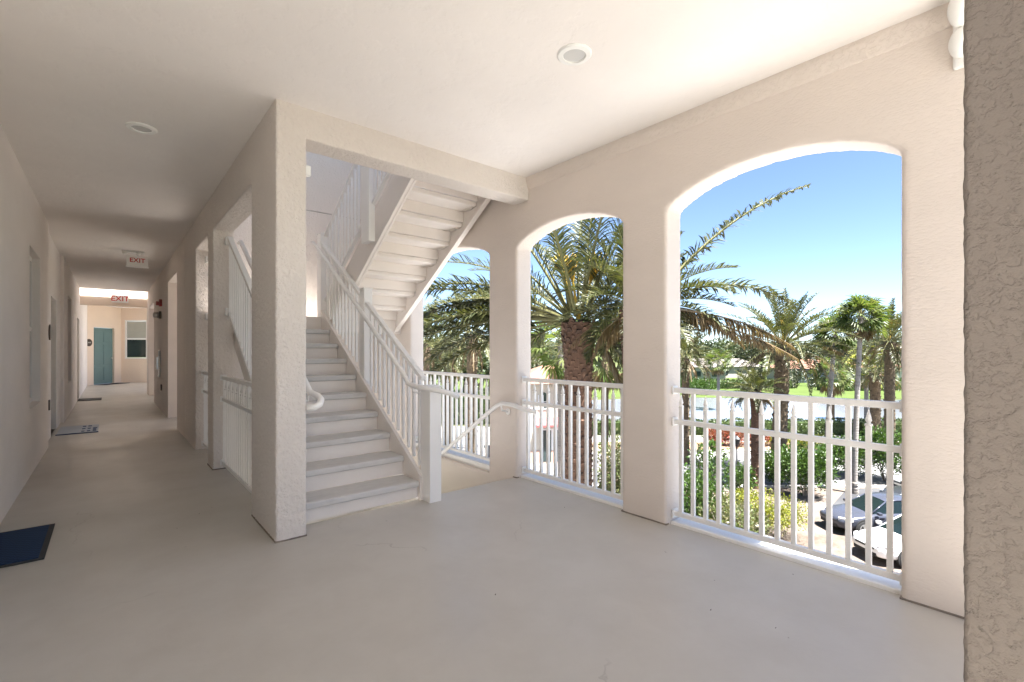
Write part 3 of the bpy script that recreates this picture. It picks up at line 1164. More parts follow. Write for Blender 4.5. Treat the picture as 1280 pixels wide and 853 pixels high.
FACE = Matrix.Rotation(PI / 2, 4, 'X')
ex = thing('exit_sign', (0.35, 10.0, H), 'white exit sign hung from the corridor ceiling', 'exit sign')
m = MB()
m.box(0.21, 0.49, 9.98, 10.02, 2.635, 2.815)
m.build('panel', M['whitefix'], ex, bevel=0.006)
m = MB()
m.box(0.20, 0.50, 9.965, 10.035, 2.618, 2.638)
m.build('frame', M['whitefix'], ex, bevel=0.004)
m = MB()
m.box(0.16, 0.44, 9.94, 10.06, 2.85, H)
m.build('canopy', M['whitefix'], ex, bevel=0.004)
m = MB()
m.box(0.34, 0.36, 9.99, 10.01, 2.80, 2.86)
m.build('stem', M['whitefix'], ex)
text_mesh('EXIT', 0.10, 0.002, 'lettering', M['red'], ex, Matrix.Translation((0.35, 9.977, 2.73)) @ FACE)
for x in (0.19, 0.36):
    m = MB()
    m.lathe([(0.02, 2.80), (0.035, 2.825), (0.035, 2.85)], (x, 9.92, 0), 14)
    m.build('lamp_head', M['whitefix'], ex, smooth=True)

ex2 = thing('exit_sign', (0.22, 16.99, 2.66), 'exit sign with red letters on the pale header beam', 'exit sign')
m = MB()
m.box(0.04, 0.40, 16.968, 16.998, 2.56, 2.77)
m.build('panel', M['whitefix'], ex2, bevel=0.006)
text_mesh('EXIT', 0.19, 0.002, 'lettering', M['red'], ex2, Matrix.Translation((0.22, 16.964, 2.665)) @ FACE)

al = thing('fire_alarm', (CX, 12.1, 2.22), 'dark red fire alarm strobe on the corridor wall', 'fire alarm')
m = MB()
m.box(CX - 0.05, CX, 12.02, 12.16, 2.15, 2.29)
m.build('housing', M['alarmred'], al, bevel=0.008)
m = MB()
m.box(CX - 0.10, CX - 0.05, 12.05, 12.13, 2.17, 2.25)
m.build('horn', M['alarmred'], al, bevel=0.006)
wl_ = thing('wall_lamp', (CX, 12.3, 1.98), 'small round grey wall lamp below the red fire alarm', 'wall lamp')
m = MB()
m.box(CX - 0.04, CX, 12.2, 12.36, 1.90, 2.06)
m.build('base', M['bronze'], wl_, bevel=0.006)
m = MB()
m.lathe([(0.02, -0.14), (0.06, -0.125), (0.07, -0.08), (0.065, -0.04)], (CX, 12.28, 1.98), 16, 'X')
m.build('lamp_head', M['steel'], wl_, smooth=True)
cb = thing('fire_cabinet', (CX, 12.55, 0.95), 'narrow white wall cabinet with a handle below the wall lamp', 'cabinet')
m = MB()
m.box(CX - 0.03, CX, 12.42, 12.66, 0.68, 1.24)
m.build('box', M['lens'], cb, bevel=0.006)
m = MB()
m.box(CX - 0.06, CX - 0.03, 12.6, 12.63, 0.85, 1.1)
m.build('handle', M['steel'], cb)
ob = MB()
ob.box(CX - 0.025, CX, 12.05, 12.19, 0.42, 0.55)
tag(ob.build('outlet_box', M['bronze'], bevel=0.005), 'small dark outlet box low on the corridor wall', 'outlet')


def plaque(x, y, z, axis, label, name='number_plaque', r=0.11, parent=None):
    t = thing(name, (x, y, z), label, 'plaque', 'door number plaques')
    return t


pq = thing('number_plaque', (LX - 0.045, 9.25, 1.5), 'dark oval number plaque beside the first grey door', 'plaque', 'door number plaques')
m = MB()
m.lathe([(0.11, 0.0), (0.11, 0.014), (0.09, 0.018)], (LX - 0.045, 9.25, 1.5), 24, 'X')
m.build('plate', M['bronze'], pq)
pc = Vector(lerp2(P0, P1, 0.10) + (1.52,))
pq = thing('number_plaque', pc, 'round dark number plaque beside the teal door', 'plaque', 'door number plaques')
m = MB()
m.lathe([(0.13, 0.0), (0.13, 0.014), (0.115, 0.018)], (0, 0, 0), 24, 'Z')
q = dn.to_track_quat('Z', 'Y')
m.v = [tuple(q @ Vector(v) + pc) for v in m.v]
m.build('plate', M['bronze'], pq)
m = MB()
for dx in (-0.045, 0.0, 0.045):
    c0 = pc + da * dx + dn * 0.02
    m.bar(c0 + Vector((0, 0, -0.022)), c0 + Vector((0, 0, 0.022)), 0.018, 0.004, dn)
m.build('numeral', M['lens'], pq)
ol = MB()
ol.box(LX - 0.045, LX - 0.03, 9.12, 9.22, 0.42, 0.56)
tag(ol.build('outlet_cover', M['bronze']), 'small dark outlet cover below the plaque of the first grey door', 'outlet')

# mats
mt = thing('door_mat', (-0.5, 4.33, 0), 'navy ribbed door mat with black rubber border', 'door mat')
m = MB()
m.box(-0.665, -0.297, 3.965, 4.72, 0.001, 0.008)
m.build('border', M['dark'], mt, bevel=0.003)
m = MB()
m.box(-0.64, -0.325, 3.995, 4.69, 0.004, 0.013)
m.build('pile', M['bluemat'], mt, bevel=0.003)
mt = thing('door_mat', (-0.38, 10.1, 0), 'pale grey door mat with dark navy print before the first grey door', 'door mat')
m = MB()
m.box(-0.60, -0.135, 9.62, 10.55, 0.001, 0.012)
m.build('pile', M['palemat'], mt, bevel=0.003)
m = MB()
m.box(-0.605, -0.13, 9.60, 9.622, 0.001, 0.013)
m.build('edging', M['navy'], mt)
m = MB()
rr = random.Random(4)
for i in range(5):
    for j in range(3):
        if rr.random() < 0.8:
            x = -0.33 + j * 0.065
            y = 9.72 + i * 0.15
            m.box(x, x + 0.035 + 0.015 * rr.random(), y, y + 0.11, 0.010, 0.0135)
m.build('lettering', M['navy'], mt)
mt = MB()
mt.box(-0.6, -0.155, 15.72, 16.4, 0.001, 0.013)
tag(mt.build('door_mat', M['dark'], bevel=0.003), 'dark plain door mat at the far left door', 'door mat')
mt = MB()
w_ = [Vector(lerp2(P0, P1, t) + (0,)) for t in (0.2, 0.85)]
mt.prism([(p.x, p.y) for p in (w_[0] + dn * 0.05, w_[1] + dn * 0.05, w_[1] + dn * 0.5, w_[0] + dn * 0.5)], 'Z', 0.001, 0.014)
tag(mt.build('door_mat', M['dark']), 'dark threshold mat in front of the teal door', 'door mat')

# a few scraps of leaf blown onto the floor
rr = random.Random(8)
m = MB()
for (x, y) in ((2.62, 1.62), (2.5, 1.25), (2.2, 1.12), (2.28, 0.86), (0.52, 4.3), (0.36, 4.05), (0.62, 4.42), (1.5, 1.9), (2.75, 2.6), (2.9, 1.0)):
    a = rr.uniform(0, 6.28)
    l, w = rr.uniform(0.006, 0.012), rr.uniform(0.0015, 0.0035)
    d = Vector((math.cos(a), math.sin(a), 0.15))
    n = Vector((-math.sin(a), math.cos(a), 0))
    c0 = Vector((x, y, 0.0015))
    m.add([c0 - d * l + Vector((0, 0, 0.004)), c0 + n * w, c0 + d * l + Vector((0, 0, 0.004)), c0 - n * w], [(0, 1, 2, 3)])
lt_ = m.build('leaf_litter', M['bronze'], fix=False)
lt_['kind'] = 'stuff'
lt_['label'] = 'scattered tiny scraps of dry leaf on the porch floor'
lt_['category'] = 'leaf litter'

# white double fixture high on the arched wall by the near pillar
lx = thing('security_light', (AX, 0.30, 2.72), 'white two-lobed wall fixture near the ceiling beside the close pillar', 'wall fixture')
m = MB()
m.box(AX - 0.02, AX, 0.22, 0.36, 2.56, 2.86)
m.build('mount_plate', M['whitefix'], lx, bevel=0.01)
for (z, h, x) in ((2.785, 0.075, 0.115), (2.645, 0.065, 0.085)):
    m = MB()
    prof = [(0.042 * math.sin(PI * (i + 0.5) / 12) ** 0.5, -h + 2 * h * i / 11) for i in range(12)]
    m.lathe(prof, (AX - x, 0.325, z), 18)
    m.bar((AX - x, 0.325, z), (AX - 0.01, 0.30, z), 0.03, 0.04)
    m.build('lamp_head', M['whitefix'], lx, smooth=True)
sd = MB()
sd.box(1.005, 1.05, 3.36, 3.40, 2.44, 2.51)
tag(sd.build('sensor_box', M['whitefix'], bevel=0.006), 'tiny white box high on the inner side of the pillar', 'sensor')

# ================================================================== THE GROUNDS
def sheet(name, pts, z, mat, label=None, cat=None):
    """flat sheet from (depth, right) corners"""
    m = MB()
    vs = [dr(d, r) + (z,) for d, r in pts]
    m.add(vs, [tuple(range(len(vs)))])
    o = m.build(name, mat, fix=False)
    if o.data.polygons[0].normal.z < 0:
        o.data.flip_normals()
    struct(o, label, cat)
    return o


sheet('ground', [(-400, -1500), (2500, -2500), (2500, 2500), (-400, 1500)], GZ, M['ground'])
m = MB()
m.add([(LX - 12, -8, GZ + 0.008), (AX + 10.5, -8, GZ + 0.008), (AX + 10.5, 28, GZ + 0.008), (LX - 12, 28, GZ + 0.008)], [(0, 1, 2, 3)])  # added out of view as a pale reflector lighting the porch
struct(m.build('bounce_sheet', M['paving'], fix=False), 'unseen pale paving added around the building to bounce light', 'paving')
sheet('planting_bed', [(-10, -40), (27, -40), (27, 60), (-10, 60)], GZ + 0.004, M['sand'])
sheet('road', [(27.2, -60), (36.6, -60), (36.6, 70), (27.2, 70)], GZ + 0.006, M['road'])
sheet('road', [(36.6, -30), (49, -34), (49, 1.5), (43.6, 3.5), (43.6, 80), (40.4, 80), (40.4, 5), (36.6, 1.5)], GZ + 0.010, M['road'])
sheet('verge', [(36.9, 1.9), (40.1, 5.2), (40.1, 80), (36.9, 80)], GZ + 0.09, M['mulch'])
sheet('parking_lot', [(19.5, 26), (21.9, 15.8), (24, 16.2), (26.9, 19), (26.9, 60), (19.5, 60)], GZ + 0.012, M['asphalt'])
sheet('lake_bank', [(46.2, 2.5), (48.5, 2.5), (48.5, 90), (46.2, 90)], GZ + 0.012, M['stonebed'])
sheet('lake', [(48, 3.5), (52, 2.0), (60, 4), (74, 12), (79, 25), (77, 45), (74, 70), (76, 110), (48, 110)], GZ + 0.016, M['water'])
sheet('fairway', [(80, -70), (76.5, 0), (79.5, 20), (78, 45), (76.5, 75), (78, 120), (170, 200), (170, -120)], GZ + 0.02, M['fairway'])
for (pts) in ([(27.1, -40), (27.1, 70)], [(36.75, 1.9), (36.75, 80)], [(40.25, 5.2), (40.25, 80)]):
    m = MB()
    a, b = [Vector(dr(*p) + (GZ + 0.06,)) for p in pts]
    m.bar(a, b, 0.16, 0.14)
    struct(m.build('kerb', M['kerb'], bevel=0.02))


# ------------------------------------------------------------------ plants
def leaf_quad(m, c, d, n, ln, w, mi=0):
    """one leaf: a small folded blade at c along d with normal n"""
    s = d.cross(n)
    if s.length < 1e-5:
        s = d.orthogonal()
    s.normalize()
    a = c
    tip = c + d * ln
    mid = c + d * (ln * 0.5)
    m.add([a, mid + s * (w / 2), tip, mid - s * (w / 2)], [(0, 1, 2, 3)], mi)


def rand_dir(rr):
    while True:
        v = Vector((rr.uniform(-1, 1), rr.uniform(-1, 1), rr.uniform(-1, 1)))
        if 0.05 < v.length < 1:
            return v.normalized()


def clump(m, rr, c, rx, ry, rz, n, ln, w, shell=0.55, lumps=7, up=0.3):
    """leaves through an uneven, lumpy volume round c"""
    c = Vector(c)
    cen = [(rand_dir(rr), rr.uniform(0.5, 0.85)) for _ in range(lumps)]
    for i in range(n):
        d = rand_dir(rr)
        k, s = rr.choice(cen)
        if rr.random() < 0.75:
            p = k * s * 0.62 + d * (0.45 * (shell + (1 - shell) * rr.random()))
        else:
            p = d * (0.55 + 0.38 * rr.random())
        pos = c + Vector((p.x * rx, p.y * ry, p.z * rz))
        dd = (d * 0.8 + rand_dir(rr) * 0.8 + Vector((0, 0, up))).normalized()
        leaf_quad(m, pos, dd, rand_dir(rr), ln * rr.uniform(0.6, 1.3), w * rr.uniform(0.7, 1.2))


def shrub(u, d, w, h, n, ln, mat, label, cat='shrub', group=None, seed=0, name='shrub', depth_w=None, base=GZ):
    rr = random.Random(seed + int(u * 7 + d * 13))
    x, y = ud(u, d)
    t = thing(name, (x, y, base), label, cat, group)
    m = MB()
    dw = depth_w or w
    # stems
    s = MB()
    for i in range(7):
        a = rr.uniform(0, 2 * PI)
        e = Vector((x + math.cos(a) * w * 0.28, y + math.sin(a) * w * 0.28, base + h * rr.uniform(0.55, 0.85)))
        s.tube([(x + math.cos(a) * 0.05, y + math.sin(a) * 0.05, base), (e + Vector((x, y, base))) / 2 + Vector((0, 0, h * 0.1)), e], [0.03, 0.022, 0.008], 5)
    s.build('stem', M['branch'], t)
    clump(m, rr, (x, y, base + h * 0.54), w * 0.56, dw * 0.56, h * 0.5, n, ln, ln * 0.5, lumps=11)
    m.build('foliage', mat, t, fix=False)
    return t


def hedge(pts, h, w, mat, label, n_per_m, ln=0.11, group=None, seed=1, d0=None):
    """clipped hedge between (depth, right) ends"""
    rr = random.Random(seed)
    a, b = [Vector(dr(*p) + (GZ,)) for p in pts]
    L = (b - a).length
    t = (b - a).normalized()
    s = Vector((-t.y, t.x, 0))
    root = thing('hedge', (a + b) / 2, label, 'hedge', group)
    m = MB()
    ncore = max(2, int(L / 1.2))
    core = MB()
    core.bar(a + Vector((0, 0, h * 0.45)), b + Vector((0, 0, h * 0.45)), w * 0.8, h * 0.86)
    core.build('inner_branches', M['hedge_leaf'], root)
    ph = [rr.uniform(0, 6) for _ in range(3)]
    for i in range(int(L * n_per_m)):
        al = rr.random() * L
        hh = h * (1 + 0.05 * math.sin(al * 1.3 + ph[0]) + 0.04 * math.sin(al * 3.1 + ph[1]))
        f = rr.random()
        if f < 0.42:
            off, z = (rr.random() - 0.5) * w, hh * rr.uniform(0.95, 1.02)
            nn = Vector((0, 0, 1))
        else:
            sg = -1 if rr.random() < 0.5 else 1
            off, z = sg * w / 2 * rr.uniform(0.9, 1.05), hh * rr.uniform(0.03, 1.0)
            nn = s * sg
        p = a + t * al + s * off + Vector((0, 0, z))
        leaf_quad(m, p, (nn * 0.7 + rand_dir(rr)).normalized(), rand_dir(rr), ln * rr.uniform(0.7, 1.4), ln * 0.6)
    m.build('foliage', mat, root, fix=False)
    return root


def frond(m, base, az, el, L, droop, n, ll, rr, dead=False, twist=0.0, lw=0.03, curl=1.5, keel=0.5, spread=0.25):
    """feather frond: an arching stalk with rows of narrow leaflets (0/1 leaf+stalk green, 2/3 dry)"""
    mi, si = (2, 3) if dead else (0, 1)
    pts = []
    p = Vector(base)
    K = 18
    azc = az
    for i in range(K + 1):
        t = i / K
        pts.append(p.copy())
        e = el - droop * t ** curl
        azc = az + twist * t
        p = p + Vector((math.cos(azc) * math.cos(e), math.sin(azc) * math.cos(e), math.sin(e))) * (L / K)
    w0 = L * 0.0085
    t0 = 0.2
    m.tube(pts, [w0 * (1 - 0.85 * i / K) + 0.003 for i in range(K + 1)], 4, si)
    for j in range(n):
        t = t0 + (1 - t0) * (j + rr.random() * 0.6) / n
        i = min(K - 1, int(t * K))
        f = t * K - i
        c = pts[i].lerp(pts[i + 1], min(1, f))
        T = (pts[i + 1] - pts[i]).normalized()
        S = T.cross(Vector((0, 0, 1)))
        if S.length < 0.05:
            S = Vector((math.sin(az), -math.cos(az), 0))
        S.normalize()
        U = S.cross(T).normalized()
        prof = math.sin(PI * min(1, 0.16 + 0.84 * t) ** 0.8) ** 0.6
        prof = max(0.28, prof)
        for sg in (-1, 1):
            if dead and rr.random() < 0.25:
                continue
            fwd = 0.5 + 0.35 * t + rr.uniform(-0.15, 0.15)
            dd = (T * fwd + S * (sg * rr.uniform(0.65, 1.0)) + U * (keel + rr.uniform(-spread, spread)))
            if dead:
                dd = T * 0.6 + S * sg * rr.uniform(0.2, 0.6) + Vector((0, 0, -rr.uniform(0.5, 1.3)))
            dd.normalize()
            l = ll * prof * rr.uniform(0.8, 1.15)
            n_ = (U + rand_dir(rr) * 0.4).normalized()
            s = dd.cross(n_).normalized() * (lw / 2)
            mid = c + dd * (l * 0.55)
            tip = c + (dd + Vector((0, 0, -0.22 if not dead else -0.6))).normalized() * l
            m.add([c - s * 0.6, c + s * 0.6, mid + s, tip, mid - s], [(0, 1, 2, 4), (4, 2, 3)], mi)


def date_crown(m, base, rr, nf, L, nl, ll, lw, dead=6, lo=-0.55, hi=1.45, short=None):
    for i in range(nf):
        f = (i + 0.5) / nf
        el = hi - (hi - lo) * f ** 0.85 + rr.uniform(-0.1, 0.1)
        az = i * 2.39996 + rr.uniform(-0.2, 0.2)
        l = L * rr.uniform(0.85, 1.08) * (0.8 + 0.2 * math.sin(PI * f))
        cut = 1.0                  # pruned sides of the crown
        for (sa, cmin, emax, k) in (short or ()):
            if el < emax and math.cos(az - sa) > cmin:
                cut = min(cut, k)
        if cut == 0:
            continue
        l *= cut
        dp = rr.uniform(0.7, 1.1) * (0.55 + 0.75 * f)
        b = Vector(base) + Vector((math.cos(az) * 0.22, math.sin(az) * 0.22, 0.25 * (1 - f)))
        frond(m, b, az, el, l, dp, nl, ll, rr, lw=lw, twist=rr.uniform(-0.25, 0.25))
    for i in range(dead):
        az = rr.uniform(0, 2 * PI)
        b = Vector(base) + Vector((math.cos(az) * 0.3, math.sin(az) * 0.3, -0.15))
        frond(m, b, az, rr.uniform(-0.5, -0.1), L * rr.uniform(0.55, 0.8), rr.uniform(0.8, 1.25), int(nl * 0.7), ll * 0.8, rr, dead=True, lw=lw)


def boot_trunk(m, x, y, z0, z1, r0, r1, rr, per_m=26, boot=0.16, bulge=0.0, lean=(0, 0)):
    """palm trunk: tapered column wrapped in a spiral of cut leaf bases"""
    K = 14
    path, rad = [], []
    for i in range(K + 1):
        t = i / K
        bl = bulge * math.exp(-((1 - t) * (z1 - z0) / 0.8) ** 2)
        path.append((x + lean[0] * t, y + lean[1] * t, z0 + (z1 - z0) * t))
        rad.append(r0 + (r1 - r0) * t + bl + (0.12 * r0 if i == 0 else 0))
    m.tube(path, rad, 14)
    n = int((z1 - z0) * per_m)
    for i in range(n):
        t = (i + 0.5) / n
        a = i * 2.39996
        bl = bulge * math.exp(-((1 - t) * (z1 - z0) / 0.8) ** 2)
        rad_ = r0 + (r1 - r0) * t + bl
        c = Vector((x + lean[0] * t, y + lean[1] * t, z0 + (z1 - z0) * t))
        o = Vector((math.cos(a), math.sin(a), 0))
        s = Vector((-math.sin(a), math.cos(a), 0))
        b = boot * (1 + 2.2 * bl) * rr.uniform(0.8, 1.25)
        p = c + o * (rad_ * 0.93)
        tipc = p + o * (b * 0.42) + Vector((0, 0, b * 0.75))
        vs = [p - s * b * 0.62, p + s * b * 0.62, p + s * b * 0.3 + Vector((0, 0, b)), p - s * b * 0.3 + Vector((0, 0, b)),
              tipc - s * b * 0.3, tipc + s * b * 0.3]
        m.add(vs, [(0, 1, 5, 4), (1, 2, 5), (0, 4, 3), (4, 5, 2, 3)])


DATE = [M['date_leaf'], M['rachis'], M['dry_leaf'], M['dry_rachis']]


def date_palm(u, d, zc, r, label, seed, nf=46, L=4.2, nl=44, ll=0.5, lw=0.035, dead=6, bark='brown_trunk', extra=(), fruit=0, cat='palm tree', group=None, boot=0.16, per_m=26, bulge=0.08, ground=GZ, lean=(0, 0), lo=-0.55, short=None):
    rr = random.Random(seed)
    x, y = ud(u, d)
    t = thing('date_palm', (x, y, ground), label, cat, group)
    tx, ty = x + lean[0], y + lean[1]
    m = MB()
    boot_trunk(m, x, y, ground, zc, r, r * 0.92, rr, per_m, boot, bulge, lean)
    m.build('trunk', M[bark], t, fix=False)
    m = MB()
    date_crown(m, (tx, ty, zc), rr, nf, L, nl, ll, lw, dead, lo, short=short)
    for (az, el, l, dp, dd, cu) in extra:
        b = (tx + math.cos(az) * 0.2, ty + math.sin(az) * 0.2, zc + 0.05)
        frond(m, b, az, el, l, dp, int(nl * (2.4 if l > 2.5 else 1.2)), ll * 0.86, rr, dead=dd, lw=lw * 1.35, curl=cu, keel=0.15, spread=0.75)
    m.build('crown', DATE, t, fix=False)
    for i in range(fruit):
        a = -YAW + (-2.2, -0.4, 2.9, 0.8)[i % 4] + rr.uniform(-0.2, 0.2)
        m = MB()
        b = Vector((tx, ty, zc + 0.1))
        dirv = Vector((math.cos(a) * 0.32, math.sin(a) * 0.32, 1)).normalized()
        stalk = [b, b + dirv * 0.6, b + dirv * 1.15]
        m.tube(stalk, [0.045, 0.035, 0.025], 6)
        for k in range(46):
            dd = (dirv + rand_dir(rr) * 0.38).normalized()
            s0 = b + dirv * rr.uniform(0.85, 1.2)
            m.tube([s0, s0 + dd * rr.uniform(0.25, 0.55)], [0.012, 0.016], 4)
        m.build('fruit_stalk', M['fruit'], t, fix=False)
    return t


def fan_leaf(m, base, az, el, pet, rad, rr, mi=0, segs=15, dead=False):
    d = Vector((math.cos(az) * math.cos(el), math.sin(az) * math.cos(el), math.sin(el)))
    b = Vector(base)
    hub = b + d * pet + Vector((0, 0, -0.12 * pet))
    m.tube([b, (b + hub) / 2 + Vector((0, 0, 0.05 * pet)), hub], [0.025, 0.018, 0.012], 4, 1)
    S = d.cross(Vector((0, 0, 1)))
    if S.length < 0.05:
        S = Vector((math.sin(az), -math.cos(az), 0))
    S.normalize()
    roll = rr.uniform(-1.0, 1.0)
    U0 = S.cross(d).normalized()
    S = (S * math.cos(roll) + U0 * math.sin(roll)).normalized()
    U = S.cross(d).normalized()
    for i in range(segs):
        a = (i / (segs - 1) - 0.5) * R(215 if not dead else 130)
        dd = (d * math.cos(a) + S * math.sin(a) + U * rr.uniform(-0.08, 0.12)).normalized()
        l = rad * (0.86 + 0.14 * math.cos(a)) * rr.uniform(0.85, 1.05)
        w = rad * 0.13
        s = dd.cross(U).normalized() * (w / 2)
        mid = hub + dd * (l * 0.6)
        tip = mid + (dd + Vector((0, 0, -0.75 if not dead else -1.5))).normalized() * (l * 0.42)
        m.add([hub, mid - s, tip, mid + s], [(0, 1, 2, 3)], mi)


FAN = [M['fan_leaf'], M['rachis'], M['dry_leaf']]


def fan_palm(u, d, zc, r0, r1, label, seed, n=34, pet=0.9, rad=0.85, dead=10, bark='pale_trunk', lean=(0, 0), cat='palm tree', group=None, mats=None):
    rr = random.Random(seed)
    x, y = ud(u, d)
    t = thing('fan_palm', (x, y, GZ), label, cat, group)
    m = MB()
    K = 16
    path = [(x + lean[0] * (i / K) ** 1.5, y + lean[1] * (i / K) ** 1.5, GZ + (zc - GZ) * i / K) for i in range(K + 1)]
    rad_ = [r0 * (1.45 if i == 0 else 1) + (r1 - r0) * i / K for i in range(K + 1)]
    m.tube(path, rad_, 12)
    for i in range(int((zc - GZ) * 7)):      # ring scars
        t_ = (i + rr.random() * 0.5) / ((zc - GZ) * 7)
        k = min(K - 1, int(t_ * K))
        p = Vector(path[k]).lerp(Vector(path[k + 1]), t_ * K - k)
        rr_ = rad_[k] + 0.006
        m.tube([p, p + Vector((0, 0, 0.03))], [rr_, rr_ * 0.97], 12)
    m.build('trunk', M[bark], t, smooth=False, fix=False)
    tx, ty = x + lean[0], y + lean[1]
    m = MB()
    for i in range(n):
        f = (i + 0.5) / n
        el = 1.35 - 1.85 * f ** 0.8 + rr.uniform(-0.12, 0.12)
        az = i * 2.39996
        fan_leaf(m, (tx, ty, zc + 0.15 - 0.3 * f), az, el, pet * rr.uniform(0.8, 1.15), rad * rr.uniform(0.85, 1.1), rr)
    for i in range(dead):
        az = rr.uniform(0, 2 * PI)
        fan_leaf(m, (tx, ty, zc - 0.25), az, rr.uniform(-1.3, -0.8), pet * 0.8, rad * 0.8, rr, 2, 9, True)
    m.build('crown', mats or FAN, t, fix=False)
    return t


RIGHT = -YAW                      # world angle pointing to the picture's right
# the two big date palms right outside the arches
date_palm(723, 11.3, zv(404, 11.3), 0.34, 'tall date palm with thick red brown trunk framed by the middle arch', 11, nf=38, L=4.6, nl=66, ll=0.54, lw=0.029, dead=0,
          bark='date_trunk', fruit=3, boot=0.105, per_m=92, bulge=0.10, lo=0.12, short=((RIGHT, 0.55, 1.15, 0.52), (math.atan2(-CA, -SA), 0.6, 0.75, 0)),
          extra=[(RIGHT + R(165), 0.35, 4.8, 1.0, False, 1.4), (RIGHT + R(180), 0.55, 4.9, 1.3, False, 1.4), (RIGHT + R(172), 0.12, 4.6, 0.7, False, 1.4), (RIGHT + R(190), 0.2, 4.6, 0.85, False, 1.3),
                 (RIGHT + R(178), -0.15, 4.0, 0.6, False, 1.3), (RIGHT + R(160), -0.35, 3.2, 0.7, False, 1.3), (RIGHT + R(170), 0.28, 5.0, 0.95, False, 1.3), (RIGHT + R(184), 0.05, 4.6, 0.62, False, 1.4), (RIGHT + R(176), 0.42, 4.7, 1.2, False, 1.2), (RIGHT + R(186), 0.38, 4.9, 0.8, False, 1.5), (RIGHT + R(168), -0.02, 4.3, 0.75, False, 1.4), (RIGHT + R(180), 0.16, 4.9, 0.72, False, 1.3), (RIGHT + R(8), -0.55, 2.6, 0.9, False, 1.2), (RIGHT + R(-6), -0.7, 2.3, 0.8, False, 1.2), (RIGHT + R(14), -0.8, 2.1, 0.7, True, 1.2)])
date_palm(797, 10.4, zv(388, 10.4), 0.33, 'large date palm behind the wide pillar with fronds reaching into the big arch', 12, nf=34, L=1.9, nl=56, ll=0.46, lw=0.032, dead=8,
          bark='date_trunk', boot=0.105, per_m=92, bulge=0.1,
          extra=[(RIGHT + R(4), 0.86, 4.75, 0.62, False, 1.6), (RIGHT + R(-4), 0.5, 3.3, 1.15, False, 1.2), (RIGHT + R(2), -0.18, 3.6, 0.36, True, 1.4), (RIGHT + R(-2), -0.05, 3.3, 0.55, True, 1.4),
                 (RIGHT + R(8), 0.1, 2.6, 1.1, True, 1.3)])
# date palms farther out
date_palm(857, 33, zv(448, 33), 0.26, 'date palm with hanging brown fronds at the left edge of the big arch', 13, nf=34, L=2.6, nl=34, ll=0.42, lw=0.05, dead=14, bark='brown_trunk', per_m=16)
date_palm(972, 29, zv(432, 29), 0.42, 'broad date palm with thick dark trunk at the centre of the big arch', 14, nf=56, L=4.4, nl=40, ll=0.55, lw=0.055, dead=10, bark='brown_trunk', per_m=20, boot=0.2, fruit=2, lean=(0.2, -0.25))
date_palm(945, 27, zv(490, 27), 0.27, 'short bright green palm with brown trunk left of the broad date palm', 15, nf=36, L=1.7, nl=30, ll=0.34, lw=0.04, dead=10, bark='date_trunk', per_m=18, boot=0.14)
date_palm(1112, 34, zv(428, 34), 0.33, 'date palm with orange fruit stalks at the right edge of the big arch', 16, nf=48, L=4.2, nl=36, ll=0.5, lw=0.055, dead=12, bark='brown_trunk', per_m=18, fruit=4)
date_palm(1094, 43, zv(466, 43), 0.42, 'lower date palm with dark trunk beside the lake on the right', 17, nf=36, L=3.0, nl=30, ll=0.42, lw=0.06, dead=14, bark='brown_trunk', per_m=14, boot=0.2)
# slender fan palms
fan_palm(1033, 31.5, zv(418, 31.5), 0.16, 0.13, 'leaning fan palm with pale trunk, the shorter one of the pair', 21, n=44, pet=0.8, rad=0.92, dead=14, lean=(0.45, -0.38))
fan_palm(1068, 26, zv(396, 26), 0.14, 0.11, 'tallest fan palm with slim pale trunk in the big arch', 22, n=46, pet=0.7, rad=0.8, dead=14, lean=(0.28, -0.24))
fan_palm(898, 62, zv(452, 62), 0.2, 0.17, 'small pale fan palm standing by the far lake shore', 23, n=30, pet=1.1, rad=1.1, bark='grey_trunk')
fan_palm(1083, 52, zv(458, 52), 0.22, 0.18, 'yellow green fan palm behind the slim trunks', 24, n=34, pet=1.5, rad=1.5, bark='grey_trunk', mats=[M['lime_leaf'], M['rachis'], M['dry_leaf']])
fan_palm(1040, 50, zv(470, 50), 0.25, 0.2, 'squat fan palm between the two slim fan palm trunks', 25, n=30, pet=1.3, rad=1.3, bark='brown_trunk')
fan_palm(703, 17, zv(430, 17), 0.17, 0.16, 'grey trunked palm close to the left of the red brown date palm', 26, n=26, pet=0.9, rad=0.8, bark='grey_trunk')
fan_palm(756, 24, zv(440, 24), 0.2, 0.18, 'dark trunked fan palm right of the red brown date palm', 27, n=34, pet=1.2, rad=1.2, bark='brown_trunk', dead=16)
# palms through the far-left arch
date_palm(590, 26, zv(418, 26), 0.3, 'date palm with dark trunk and hanging dead fronds in the far arch', 31, nf=40, L=3.6, nl=36, ll=0.5, lw=0.05, dead=18, bark='brown_trunk', per_m=16)
date_palm(561, 37, zv(452, 37), 0.34, 'squat date palm with green trunk in the far arch', 32, nf=42, L=3.6, nl=34, ll=0.5, lw=0.06, dead=12, bark='brown_trunk', per_m=14)
date_palm(531, 30, zv(430, 30), 0.3, 'date palm at the left edge of the far arch', 33, nf=40, L=3.4, nl=34, ll=0.5, lw=0.05, dead=12, bark='brown_trunk', per_m=14)
date_palm(660, 48, zv(446, 48), 0.32, 'date palm behind the small tiled building', 34, nf=40, L=3.6, nl=28, ll=0.5, lw=0.07, dead=8, bark='brown_trunk', per_m=10)
date_palm(672, 60, zv(440, 60), 0.32, 'distant date palm above the tiled building roof', 35, nf=36, L=3.8, nl=26, ll=0.55, lw=0.09, dead=8, bark='brown_trunk', per_m=8)

